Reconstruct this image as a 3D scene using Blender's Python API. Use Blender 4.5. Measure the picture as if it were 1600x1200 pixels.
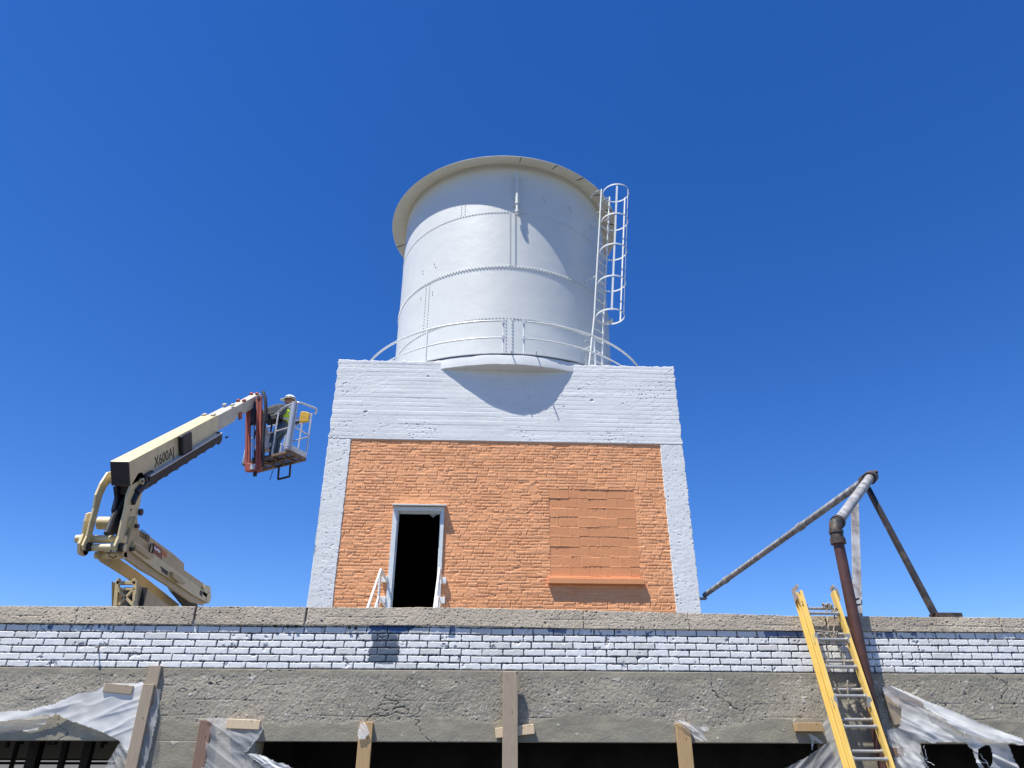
import bpy, math, random
import numpy as np
from math import sin, cos, pi, radians, hypot, sqrt, atan2
from mathutils import Vector, Matrix
random.seed(7)
S = bpy.context.scene
for o in list(bpy.data.objects): bpy.data.objects.remove(o)
COL = S.collection

# ------------------------------------------------------------------ camera
F, PITCH, ROLL, YAW = 1124.2, radians(27.128), radians(0.179), radians(2.245)
C0 = np.array([0, 0, 1.6])
fw = np.array([sin(YAW)*cos(PITCH), cos(YAW)*cos(PITCH), sin(PITCH)])
rt = np.array([cos(YAW), -sin(YAW), 0.0]); up = np.cross(rt, fw)
rt2 = rt*cos(ROLL)+up*sin(ROLL); up2 = -rt*sin(ROLL)+up*cos(ROLL)
cd = bpy.data.cameras.new('camera'); cam = bpy.data.objects.new('camera', cd); COL.objects.link(cam)
cd.sensor_width = 36; cd.lens = F/1600*36; cd.clip_start = .05; cd.clip_end = 5000
M = Matrix.Identity(4)
for i in range(3):
    M[i][0] = rt2[i]; M[i][1] = up2[i]; M[i][2] = -fw[i]; M[i][3] = C0[i]
cam.matrix_world = M
S.camera = cam

# ------------------------------------------------------------------ light
SAZ, SEL = radians(51), radians(67)
TRAVEL = Vector((sin(SAZ)*cos(SEL), cos(SAZ)*cos(SEL), -sin(SEL)))
W = bpy.data.worlds.new('World'); S.world = W; W.use_nodes = True
wn = W.node_tree.nodes; wl = W.node_tree.links
bg = wn['Background']; sky = wn.new('ShaderNodeTexSky'); sky.sky_type = 'NISHITA'
sky.sun_disc = False; sky.sun_elevation = SEL; sky.sun_rotation = radians(231)
sky.altitude = 1400; sky.air_density = 1.0; sky.dust_density = 0.15; sky.ozone_density = 4.0
hs = wn.new('ShaderNodeHueSaturation'); hs.inputs['Hue'].default_value = .5135; hs.inputs['Saturation'].default_value = 1.30; hs.inputs['Value'].default_value = 1.0
wl.new(sky.outputs[0], hs.inputs['Color']); wl.new(hs.outputs[0], bg.inputs[0]); bg.inputs[1].default_value = 0.113
sl = bpy.data.lights.new('sun', 'SUN'); sl.energy = 5.0; sl.angle = radians(.5); sl.color = (1, .955, .865)
so = bpy.data.objects.new('sun', sl); COL.objects.link(so)
so.rotation_euler = TRAVEL.to_track_quat('-Z', 'Y').to_euler(); so.location = (-20, -20, 40)
S.view_settings.view_transform = 'Standard'; S.view_settings.look = 'None'
S.view_settings.exposure = 0.67; S.view_settings.gamma = 1

# ------------------------------------------------------------------ helpers
def ray(x, y): return fw+rt2*(x-800)/F-up2*(y-600)/F
def at(x, y, Y): d = ray(x, y); return Vector(C0+d*(Y/d[1]))
def atx(x, y, X): d = ray(x, y); return Vector(C0+d*(X/d[0]))
def atz(x, y, Z): d = ray(x, y); return Vector(C0+d*((Z-1.6)/d[2]))
WL = {}
def tag(o, label=None, cat=None, group=None, kind=None):
    for k, v in (('label', label), ('category', cat), ('group', group), ('kind', kind)):
        if v: o[k] = v
    return o
def thing(name, label, cat, loc=(0, 0, 0), group=None):
    o = bpy.data.objects.new(name, None); COL.objects.link(o); o.location = loc
    o.empty_display_size = .2; WL[o.name] = Vector(loc)
    return tag(o, label, cat, group)
def link(name, me, mat, parent=None, smooth=False):
    if parent is not None:
        off = WL[parent.name]
        me.transform(Matrix.Translation(-off))
    o = bpy.data.objects.new(name, me); COL.objects.link(o)
    if parent is not None: o.parent = parent; WL[o.name] = off
    else: WL[o.name] = Vector((0, 0, 0))
    if mat is not None and not len(me.materials): me.materials.append(mat)
    if smooth:
        for p in me.polygons: p.use_smooth = True
    return o
class MB:
    def __init__(s): s.v = []; s.f = []; s.m = []; s.mi = 0
    def add(s, vs, fs):
        n = len(s.v); s.v += [tuple(v) for v in vs]; s.f += [tuple(i+n for i in f) for f in fs]; s.m += [s.mi]*len(fs); return s
    def hexa(s, p): # p: 4 bottom ccw + 4 top
        return s.add(p, [(3, 2, 1, 0), (4, 5, 6, 7), (0, 1, 5, 4), (1, 2, 6, 5), (2, 3, 7, 6), (3, 0, 4, 7)])
    def box(s, x0, x1, y0, y1, z0, z1):
        return s.hexa([(x0, y0, z0), (x1, y0, z0), (x1, y1, z0), (x0, y1, z0), (x0, y0, z1), (x1, y0, z1), (x1, y1, z1), (x0, y1, z1)])
    def bar(s, p, q, w, h, upv=(0, 0, 1)):
        p = Vector(p); q = Vector(q); d = (q-p).normalized(); u = Vector(upv); a = d.cross(u)
        if a.length < 1e-4: a = d.cross(Vector((0, 1, 0)))
        a.normalize(); b = a.cross(d); a *= w/2; b *= h/2
        return s.hexa([p-a-b, p+a-b, p+a+b, p-a+b, q-a-b, q+a-b, q+a+b, q-a+b])
    def prism(s, pts, ex):
        n = len(pts); ex = Vector(ex); a = [Vector(p) for p in pts]
        return s.add(a+[p+ex for p in a], [tuple(range(n)), tuple(range(2*n-1, n-1, -1))]+[(i, i+n, (i+1) % n+n, (i+1) % n) for i in range(n)])
    def tube(s, pts, r, seg=8, closed=False, cap=True):
        pts = [Vector(p) for p in pts]; n = len(pts); rs = r if isinstance(r, (list, tuple)) else [r]*n
        rings = []; prev = None
        for i, p in enumerate(pts):
            if closed: d = pts[(i+1) % n]-pts[i-1]
            else: d = pts[min(i+1, n-1)]-pts[max(i-1, 0)]
            d.normalize()
            if prev is None:
                a = d.cross(Vector((0, 0, 1)))
                if a.length < 1e-3: a = d.cross(Vector((1, 0, 0)))
            else: a = prev-d*prev.dot(d)
            a.normalize(); prev = a; b = d.cross(a)
            rings.append([p+(a*cos(t)+b*sin(t))*rs[i] for t in [2*pi*k/seg for k in range(seg)]])
        vs = [v for R_ in rings for v in R_]; fs = []
        for i in range(n if closed else n-1):
            j = (i+1) % n
            for k in range(seg):
                k2 = (k+1) % seg; fs.append((i*seg+k, i*seg+k2, j*seg+k2, j*seg+k))
        if not closed and cap: fs.append(tuple(range(seg-1, -1, -1))); fs.append(tuple((n-1)*seg+k for k in range(seg)))
        return s.add(vs, fs)
    def lathe(s, prof, c, seg=128, a0=0, a1=2*pi, closed_prof=False):
        full = abs(a1-a0-2*pi) < 1e-6; na = seg if full else seg+1; n = len(prof)
        vs = [(c[0]+r*sin(a0+(a1-a0)*k/seg), c[1]-r*cos(a0+(a1-a0)*k/seg), z) for k in range(na) for r, z in prof]
        fs = []
        for k in range(seg):
            k2 = (k+1) % na
            for i in range(n if closed_prof else n-1):
                j = (i+1) % n; fs.append((k*n+i, k2*n+i, k2*n+j, k*n+j))
        return s.add(vs, fs)
    def build(s, name, mat, parent=None, smooth=False, bevel=0, mats=None):
        me = bpy.data.meshes.new(name); me.from_pydata(s.v, [], s.f); me.validate(); 
        if mats:
            for m in mats: me.materials.append(m)
            me.polygons.foreach_set('material_index', s.m)
        bm_fix(me)
        o = link(name, me, mat, parent, smooth)
        if smooth:
            try: me.set_sharp_from_angle(angle=radians(40))
            except Exception: pass
        if bevel:
            b = o.modifiers.new('bevel', 'BEVEL'); b.width = bevel; b.segments = 2; b.limit_method = 'ANGLE'
        return o
import bmesh
def bm_fix(me):
    b = bmesh.new(); b.from_mesh(me); bmesh.ops.recalc_face_normals(b, faces=b.faces); b.to_mesh(me); b.free()

# numpy noise
def vn(x, y, seed=0):
    rs = np.random.RandomState(seed); T = rs.rand(256, 256).astype(np.float32)
    xi = np.floor(x).astype(int); yi = np.floor(y).astype(int); fx = x-xi; fy = y-yi
    fx = fx*fx*(3-2*fx); fy = fy*fy*(3-2*fy)
    a = T[xi & 255, yi & 255]; b = T[(xi+1) & 255, yi & 255]; c = T[xi & 255, (yi+1) & 255]; d = T[(xi+1) & 255, (yi+1) & 255]
    return (a*(1-fx)+b*fx)*(1-fy)+(c*(1-fx)+d*fx)*fy
def fbm(x, y, sc, octv=4, seed=0, gain=.5):
    r = 0; am = 1; t = 0
    for i in range(octv):
        r = r+am*vn(x*sc+17*i, y*sc+31*i, seed+i); t += am; am *= gain; sc *= 2.03
    return r/t
def hsh(a, b, seed=0):
    rs = np.random.RandomState(1000+seed); T = rs.rand(512, 512)
    return T[np.asarray(a).astype(int) % 512, np.asarray(b).astype(int) % 512]
def spots(x, y, cell, dens, r0, r1, seed):
    xi = np.floor(x/cell).astype(int); yi = np.floor(y/cell).astype(int); rs = np.random.RandomState(5000+seed); T = rs.rand(4, 512, 512)
    out = np.zeros(np.shape(x))
    for i in (-1, 0, 1):
        for j in (-1, 0, 1):
            a, b_ = (xi+i) & 511, (yi+j) & 511; on = T[0, a, b_] < dens
            cx = (xi+i+T[1, a, b_])*cell; cy = (yi+j+T[2, a, b_])*cell; r_ = r0+(r1-r0)*T[3, a, b_]**2
            d = np.sqrt((x-cx)**2+((y-cy)*1.25)**2); out = np.maximum(out, on*np.clip(1.5-d/r_, 0, 1))
    return out
def sstep(a, b, x):
    t = np.clip((x-a)/(b-a), 0, 1); return t*t*(3-2*t)

def relief(name, x0, x1, z0, z1, Y, step, fn, mat, parent, back=.06, hole=None, ztop=None, zbot=None, edge=0, esd=5):
    """a solid slab facing -Y whose front is modelled as real relief: fn(X,Z)->(h, attrs)"""
    nx = max(2, int(round((x1-x0)/step))+1); nz = max(2, int(round((z1-z0)/step))+1)
    U, V = np.meshgrid(np.linspace(x0, x1, nx), np.linspace(0, 1, nz))
    zt_ = ztop(U) if ztop else z1; zb_ = zbot(U) if zbot else z0
    Zv = zb_+(zt_-zb_)*V
    X = U.copy()
    if edge:
        wT = sstep(.06, 0, (zt_-Zv)); wL = sstep(.06, 0, X-x0); wR = sstep(.06, 0, x1-X)
        nT = (fbm(X, X*0, 9, 4, esd, .65)-.6); nS = (fbm(Zv, Zv*0+3, 9, 4, esd+3, .65)-.6)
        Zv = Zv+edge*nT*wT; X = X+edge*(wR*nS-wL*nS)
    h, at_ = fn(X, Zv)
    P = np.stack([X, Y-h, Zv], -1).reshape(-1, 3)
    idx = np.arange(nx*nz).reshape(nz, nx)
    q = np.stack([idx[:-1, :-1], idx[:-1, 1:], idx[1:, 1:], idx[1:, :-1]], -1).reshape(-1, 4)
    if hole:
        cx = .5*(X[:-1, :-1]+X[1:, 1:]).ravel(); cz = .5*(Zv[:-1, :-1]+Zv[1:, 1:]).ravel()
        keep = np.ones(len(q), bool)
        for a, b, c, d in hole: keep &= ~((cx > a) & (cx < b) & (cz > c) & (cz < d))
        q = q[keep]
    ring = np.concatenate([idx[0, :], idx[1:, -1], idx[-1, -2::-1], idx[-2:0:-1, 0]])
    n0 = len(P); B = P[ring].copy(); B[:, 1] = Y+back
    P = np.concatenate([P, B]); m = len(ring); k = np.arange(m)
    q = np.concatenate([q, np.stack([ring, n0+k, n0+(k+1) % m, ring[(k+1) % m]], -1)])
    me = bpy.data.meshes.new(name)
    me.vertices.add(len(P)); me.vertices.foreach_set('co', P.ravel().astype(np.float32))
    me.loops.add(q.size); me.loops.foreach_set('vertex_index', q.ravel().astype(np.int32))
    me.polygons.add(len(q)); me.polygons.foreach_set('loop_start', (np.arange(len(q))*4).astype(np.int32))
    me.update(calc_edges=True); me.validate()
    for kx, arr in at_.items():
        A = me.attributes.new(kx, 'FLOAT', 'POINT')
        full = np.zeros(len(P), np.float32); full[:n0] = arr.ravel(); full[n0:] = arr.ravel()[ring]
        A.data.foreach_set('value', full)
    return link(name, me, mat, parent)

# ------------------------------------------------------------------ materials
def new_mat(name):
    m = bpy.data.materials.new(name); m.use_nodes = True
    nt = m.node_tree; b = nt.nodes['Principled BSDF']; return m, nt, b
def nd(nt, t, **k):
    n = nt.nodes.new(t)
    for a, v in k.items():
        if a in n.inputs.keys(): n.inputs[a].default_value = v
        else: setattr(n, a, v)
    return n
def rgb(c): return (c[0], c[1], c[2], 1)
def mixc(nt, fac, a, b):
    n = nt.nodes.new('ShaderNodeMix'); n.data_type = 'RGBA'
    for s_, v in ((n.inputs[0], fac), (n.inputs[6], a), (n.inputs[7], b)):
        if hasattr(v, 'is_output') or hasattr(v, 'links'): nt.links.new(v, s_)
        else: s_.default_value = v if isinstance(v, (int, float)) else rgb(v)
    return n.outputs[2]
def noise(nt, scale, detail=4, rough=.55, vec=None, stretch=None, w=None):
    tc = nt.nodes.new('ShaderNodeTexCoord'); v = tc.outputs['Object']
    if stretch:
        mp = nt.nodes.new('ShaderNodeMapping'); mp.inputs['Scale'].default_value = stretch
        nt.links.new(v, mp.inputs[0]); v = mp.outputs[0]
    n = nt.nodes.new('ShaderNodeTexNoise'); n.inputs['Scale'].default_value = scale
    n.inputs['Detail'].default_value = detail; n.inputs['Roughness'].default_value = rough
    nt.links.new(v, n.inputs['Vector']); return n.outputs['Fac']
def ramp(nt, src, a, b):
    n = nt.nodes.new('ShaderNodeMapRange'); n.clamp = True
    n.inputs['From Min'].default_value = a; n.inputs['From Max'].default_value = b
    nt.links.new(src, n.inputs['Value']); return n.outputs[0]
def attr(nt, name):
    n = nt.nodes.new('ShaderNodeAttribute'); n.attribute_name = name; return n.outputs['Fac']
def mul(nt, a, b):
    n = nt.nodes.new('ShaderNodeMath'); n.operation = 'MULTIPLY'
    for s_, v in ((n.inputs[0], a), (n.inputs[1], b)):
        if hasattr(v, 'links'): nt.links.new(v, s_)
        else: s_.default_value = v
    return n.outputs[0]
def bump(nt, b, src, dist, strength=1.0):
    n = nt.nodes.new('ShaderNodeBump'); n.inputs['Distance'].default_value = dist; n.inputs['Strength'].default_value = strength
    nt.links.new(src, n.inputs['Height']); nt.links.new(n.outputs[0], b.inputs['Normal'])
def simple(name, c, c2=None, rough=.6, metal=0, scale=6, lo=.4, hi=.65, bmp=0, bs=60, stretch=None, dirt=None, dscale=2.5, dlo=.55, dhi=.7, spec=.5):
    m, nt, b = new_mat(name)
    col = mixc(nt, ramp(nt, noise(nt, scale, 5, .6, stretch=stretch), lo, hi), c, c2 or [x*.8 for x in c])
    if dirt: col = mixc(nt, ramp(nt, noise(nt, dscale, 6, .7, stretch=stretch), dlo, dhi), col, dirt)
    nt.links.new(col, b.inputs['Base Color'])
    b.inputs['Roughness'].default_value = rough; b.inputs['Metallic'].default_value = metal
    b.inputs['Specular IOR Level'].default_value = spec
    if bmp: bump(nt, b, noise(nt, bs, 4, .6), bmp)
    return m
MT = {}
MT['tank'] = simple('white_tank_paint', (.635, .65, .62), (.60, .615, .59), .42, 0, 1.2, .35, .7, .010, 2.2, dirt=(.53, .55, .55), dscale=3, dlo=.62, dhi=.85)
MT['cream'] = simple('cream_soffit_paint', (.80, .77, .66), (.75, .72, .61), .55, 0, 2)
MT['seam'] = simple('dark_seam', (.10, .095, .085), None, .8)
MT['rail'] = simple('white_rail_paint', (.72, .73, .70), (.64, .65, .63), .4, 0, 8)
MT['flash'] = simple('grey_flashing', (.30, .32, .35), (.22, .24, .27), .6)
MT['roof'] = simple('roof_membrane', (.10, .095, .09), (.075, .072, .07), .9, 0, 1.5, bmp=.003)
MT['ground'] = simple('gravel_ground', (.095, .085, .07), (.07, .064, .054), .95, 0, .8, bmp=.01, bs=30)
MT['dark'] = simple('interior_shade_black', (.012, .012, .012), None, .9)  # darkness of the unlit room put into the colour
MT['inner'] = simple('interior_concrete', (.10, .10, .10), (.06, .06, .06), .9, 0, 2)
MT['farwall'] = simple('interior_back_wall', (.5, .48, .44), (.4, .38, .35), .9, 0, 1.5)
MT['steel'] = simple('dark_steel', (.03, .03, .035), None, .6, .5)
MT['liftcream'] = simple('cream_lift_paint', (.68, .565, .32), (.60, .50, .28), .38, 0, 5, dirt=(.40, .34, .22), dscale=9, dlo=.64, dhi=.8)
MT['lifttan'] = simple('tan_lift_paint', (.52, .40, .21), (.45, .34, .175), .42, 0, 5, dirt=(.30, .24, .14), dscale=9, dlo=.62, dhi=.8)
MT['liftgrey'] = simple('grey_fly_boom', (.52, .485, .40), (.44, .41, .34), .45, 0, 6)
MT['black'] = simple('black_rubber', (.012, .012, .016), (.02, .02, .024), .55, 0, 8)
MT['navy'] = simple('dark_end_cap', (.008, .009, .022), (.012, .013, .03), .45, 0, 8)
MT['red'] = simple('red_oxide_jib', (.36, .075, .045), (.27, .055, .035), .5, 0, 9)
MT['labelred'] = simple('red_brown_decal', (.26, .05, .03), None, .5)
MT['labelorange'] = simple('orange_decal', (.55, .16, .05), None, .5)
MT['chrome'] = simple('chrome_rod', (.6, .6, .6), None, .25, 1)
MT['galv'] = simple('galvanised_basket', (.62, .62, .63), (.50, .50, .52), .4, .2, 12)
MT['tube'] = simple('grey_plastic_tube', (.36, .39, .46), (.32, .35, .42), .4, 0, 4)
MT['floor'] = simple('rusty_floor_mesh', (.22, .15, .105), (.13, .09, .07), .7, .3, 12)
MT['yel'] = simple('yellow_plastic_sign', (.70, .42, .03), (.58, .32, .03), .5, 0, 12)
MT['hiviz'] = simple('hi_viz_yellow', (.62, .85, .03), (.50, .72, .03), .7, 0, 14)
MT['silver'] = simple('reflective_tape', (.6, .6, .62), None, .4)
MT['jean'] = simple('blue_denim', (.075, .115, .17), (.045, .07, .11), .9, 0, 14, bmp=.004)
MT['shirt'] = simple('dark_grey_shirt', (.10, .105, .11), (.06, .065, .07), .9, 0, 14, bmp=.004)
MT['skin'] = simple('skin', (.42, .22, .14), (.38, .19, .12), .5, 0, 20)
MT['white'] = simple('white_plastic', (.80, .80, .79), (.74, .74, .73), .35, 0, 6)
MT['conc'] = None
def wood(name, c, c2, c3):
    m, nt, b = new_mat(name)
    g = noise(nt, 16, 6, .65, stretch=(6, 6, .35)); col = mixc(nt, ramp(nt, g, .35, .65), c, c2)
    k = noise(nt, 3.2, 3, .5); col = mixc(nt, ramp(nt, k, .62, .8), col, c3)
    k = noise(nt, 22, 2, .5, stretch=(1, 1, .5)); col = mixc(nt, ramp(nt, k, .71, .76), col, [x*.25 for x in c3])
    nt.links.new(col, b.inputs['Base Color']); b.inputs['Roughness'].default_value = .85; bump(nt, b, g, .003); return m
MT['pine'] = wood('fresh_pine', (.50, .34, .17), (.40, .26, .12), (.24, .13, .05))
MT['pinel'] = wood('pale_pine', (.72, .57, .38), (.60, .45, .28), (.5, .34, .18))
MT['wgrey'] = wood('weathered_grey_wood', (.40, .325, .235), (.32, .255, .18), (.19, .14, .10))
MT['wbrown'] = wood('reddish_weathered_wood', (.27, .17, .12), (.18, .11, .08), (.09, .055, .04))
MT['yfg'] = simple('yellow_fibreglass', (.72, .50, .14), (.66, .44, .105), .45, 0, 14, dirt=(.40, .27, .09), dscale=22, dlo=.66, dhi=.74, stretch=(1, 1, .3))
MT['alu'] = simple('aluminium', (.52, .50, .46), (.40, .39, .36), .42, .6, 30)
MT['rope'] = simple('grey_rope', (.32, .28, .22), (.2, .17, .13), .95, 0, 60)
MT['brownpipe'] = simple('brown_painted_pipe', (.10, .042, .032), (.065, .028, .022), .5, 0, 9, dirt=(.25, .10, .05), dscale=16, dlo=.68, dhi=.72)
def peel(name, base, flake, third, sc=14, lo=.45, hi=.52, st=(1, 1, .5)):
    m, nt, b = new_mat(name); g = noise(nt, sc, 7, .7, stretch=st)
    col = mixc(nt, ramp(nt, g, lo, hi), base, flake); col = mixc(nt, ramp(nt, noise(nt, 3.1, 5, .6), .56, .64), col, third)
    nt.links.new(col, b.inputs['Base Color']); b.inputs['Roughness'].default_value = .6; bump(nt, b, g, .004); return m
MT['peel'] = peel('peeling_white_pipe', (.13, .125, .12), (.36, .36, .36), (.26, .26, .265), 9, .38, .58)
MT['peelstrut'] = peel('peeling_grey_strut', (.13, .11, .105), (.33, .335, .35), (.14, .07, .06), 6, .36, .60)
MT['darkstrut'] = peel('sooty_black_strut', (.010, .009, .009), (.022, .019, .017), (.055, .045, .038), 8, .45, .6)
MT['rusty'] = peel('rusty_fitting', (.035, .030, .027), (.085, .055, .042), (.02, .02, .018), 30)
MT['mesh'] = None

def mesh_mat(name, col, lo, hi):
    m, nt, b = new_mat(name)
    out = nt.nodes['Material Output']
    tr = nt.nodes.new('ShaderNodeBsdfTransparent'); tl = nt.nodes.new('ShaderNodeBsdfTranslucent'); mx = nt.nodes.new('ShaderNodeMixShader'); m2 = nt.nodes.new('ShaderNodeMixShader')
    b.inputs['Base Color'].default_value = rgb(col); b.inputs['Roughness'].default_value = .5
    tl.inputs['Color'].default_value = rgb(col); m2.inputs[0].default_value = .3
    nt.links.new(b.outputs[0], m2.inputs[1]); nt.links.new(tl.outputs[0], m2.inputs[2])
    # woven tape pattern, 9 mm pitch, plus bands where the film is doubled
    tc = nt.nodes.new('ShaderNodeTexCoord')
    w1 = nt.nodes.new('ShaderNodeTexWave'); w1.wave_type = 'BANDS'; w1.bands_direction = 'X'; w1.inputs['Scale'].default_value = 26; w1.inputs['Distortion'].default_value = 1.2
    w2 = nt.nodes.new('ShaderNodeTexWave'); w2.wave_type = 'BANDS'; w2.bands_direction = 'Z'; w2.inputs['Scale'].default_value = 26; w2.inputs['Distortion'].default_value = 1.2
    nt.links.new(tc.outputs['Object'], w1.inputs[0]); nt.links.new(tc.outputs['Object'], w2.inputs[0])
    mxn = nt.nodes.new('ShaderNodeMath'); mxn.operation = 'MAXIMUM'; nt.links.new(w1.outputs['Fac'], mxn.inputs[0]); nt.links.new(w2.outputs['Fac'], mxn.inputs[1])
    d = nt.nodes.new('ShaderNodeMapRange'); d.inputs['To Min'].default_value = lo; d.inputs['To Max'].default_value = hi
    ad = nt.nodes.new('ShaderNodeMath'); ad.operation = 'ADD'; nt.links.new(mul(nt, mxn.outputs[0], .22), ad.inputs[0]); nt.links.new(mul(nt, attr(nt, 'dens'), .8), ad.inputs[1])
    nt.links.new(ad.outputs[0], d.inputs['Value'])
    nt.links.new(d.outputs[0], mx.inputs[0]); nt.links.new(tr.outputs[0], mx.inputs[1]); nt.links.new(m2.outputs[0], mx.inputs[2])
    nt.links.new(mx.outputs[0], out.inputs[0]); return m
MT['mesh'] = mesh_mat('woven_plastic_film', (.90, .90, .88), .05, 1.0)

def rough_concrete(name, c, c2, pit=(.04, .035, .03), speck=(.62, .60, .56), smooth=None, smoothc=(.2, .2, .2)):
    m, nt, b = new_mat(name)
    col = mixc(nt, ramp(nt, noise(nt, 1.7, 6, .65), .38, .62), c, c2)
    g = noise(nt, 55, 3, .75); col = mixc(nt, mul(nt, ramp(nt, g, .52, .64), .7), col, [x*.55 for x in c])
    g2 = noise(nt, 64, 2, .75, stretch=(1, 1.3, 1.1)); col = mixc(nt, mul(nt, ramp(nt, g2, .55, .68), .6), col, [min(.8, x*1.55) for x in c])
    if smooth:
        col = mixc(nt, attr(nt, smooth), col, mixc(nt, ramp(nt, noise(nt, 5, 5, .6), .35, .65), smoothc, [x*.84 for x in smoothc]))
    col = mixc(nt, mul(nt, ramp(nt, noise(nt, .9, 7, .72, stretch=(1, 1, 2.2)), .52, .62), .42), col, [x*.55 for x in c])
    col = mixc(nt, attr(nt, 'speck'), col, speck)
    col = mixc(nt, attr(nt, 'pit'), col, pit)
    nt.links.new(col, b.inputs['Base Color']); b.inputs['Roughness'].default_value = .92
    bump(nt, b, noise(nt, 70, 4, .7), .004); return m
MT['coping'] = rough_concrete('aggregate_coping', (.56, .475, .36), (.46, .385, .29), pit=(.05, .04, .035), speck=(.66, .60, .50))
MT['beam'] = rough_concrete('rough_grey_beam', (.375, .335, .26), (.285, .255, .195), pit=(.05, .045, .04), speck=(.62, .58, .50), smooth='smooth', smoothc=(.315, .285, .215))
m, nt, b = new_mat('white_painted_concrete')
col = mixc(nt, ramp(nt, noise(nt, 1.6, 5, .6, stretch=(.5, 1, 1.4)), .35, .65), (.74, .75, .735), (.67, .68, .67))
col = mixc(nt, mul(nt, ramp(nt, noise(nt, 30, 4, .7, stretch=(.35, 1, 1)), .52, .7), .35), col, (.46, .46, .47))
col = mixc(nt, attr(nt, 'pit'), col, (.26, .26, .27))
nt.links.new(col, b.inputs['Base Color']); b.inputs['Roughness'].default_value = .8; bump(nt, b, noise(nt, 40, 4, .7), .003); MT['wconc'] = m
m, nt, b = new_mat('orange_painted_brick')
col = mixc(nt, ramp(nt, noise(nt, 1.3, 6, .65), .35, .65), (.79, .355, .155), (.73, .32, .135))
col = mixc(nt, mul(nt, attr(nt, 'tone'), .5), col, (.82, .42, .215))
col = mixc(nt, mul(nt, ramp(nt, noise(nt, 24, 4, .7), .55, .72), .3), col, (.60, .25, .105))
nt.links.new(col, b.inputs['Base Color']); b.inputs['Roughness'].default_value = .7; bump(nt, b, noise(nt, 55, 4, .7), .003); MT['orange'] = m
m, nt, b = new_mat('orange_block_infill')
col = mixc(nt, ramp(nt, noise(nt, 1.8, 5, .65), .35, .65), (.69, .30, .13), (.64, .27, .115))
col = mixc(nt, mul(nt, attr(nt, 'tone'), .6), col, (.60, .25, .105))
nt.links.new(col, b.inputs['Base Color']); b.inputs['Roughness'].default_value = .75; bump(nt, b, noise(nt, 70, 4, .7), .0025); MT['cmu'] = m
m, nt, b = new_mat('blue_white_painted_brick')
col = mixc(nt, mul(nt, attr(nt, 'tone'), 1.), (.78, .78, .76), (.62, .61, .575))
col = mixc(nt, mul(nt, ramp(nt, noise(nt, 9, 6, .7), .56, .72), .4), col, (.46, .48, .52))
col = mixc(nt, attr(nt, 'pblue'), col, (.035, .095, .22))
col = mixc(nt, attr(nt, 'pgrey'), col, (.085, .115, .155))
col = mixc(nt, attr(nt, 'bare'), col, (.30, .285, .26))
col = mixc(nt, attr(nt, 'joint'), col, (.035, .045, .065))
nt.links.new(col, b.inputs['Base Color']); b.inputs['Roughness'].default_value = .6; bump(nt, b, noise(nt, 60, 4, .7), .002); MT['wbrick'] = m

# ------------------------------------------------------------------ dimensions found from the photograph
D1, D2 = 7.759, 14.459
XL, XR, ZT = -3.384, 4.312, 9.548
ZC, ZBB, ZBE = 2.337, 7.611, 1.689
XC, YC, R = .464, 18.30, 3.086
S1, S2, S3 = 14.648, 12.804, 11.271
RE, ZE, RJ, ZJ = 3.54, 16.215, 3.128, 16.41
RB, ZD, ZDB = 4.13, 9.609, 9.351
RR, ZR1, ZR2 = 3.94, 10.626, 10.168

def cyl(px, py, rad):
    d = Vector(ray(px, py)); o = Vector(C0); ox, oy = o.x-XC, o.y-YC
    a = d.x*d.x+d.y*d.y; b_ = 2*(ox*d.x+oy*d.y); c_ = ox*ox+oy*oy-rad*rad; D = b_*b_-4*a*c_
    t = (-b_-sqrt(max(D, 0)))/(2*a); p = o+d*t; return atan2(p.x-XC, YC-p.y), p.z
# ------------------------------------------------------------------ ground
g = MB(); g.box(-700, 700, -300, 1500, -.5, 0); tag(g.build('ground', MT['ground']), kind='structure')

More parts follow.
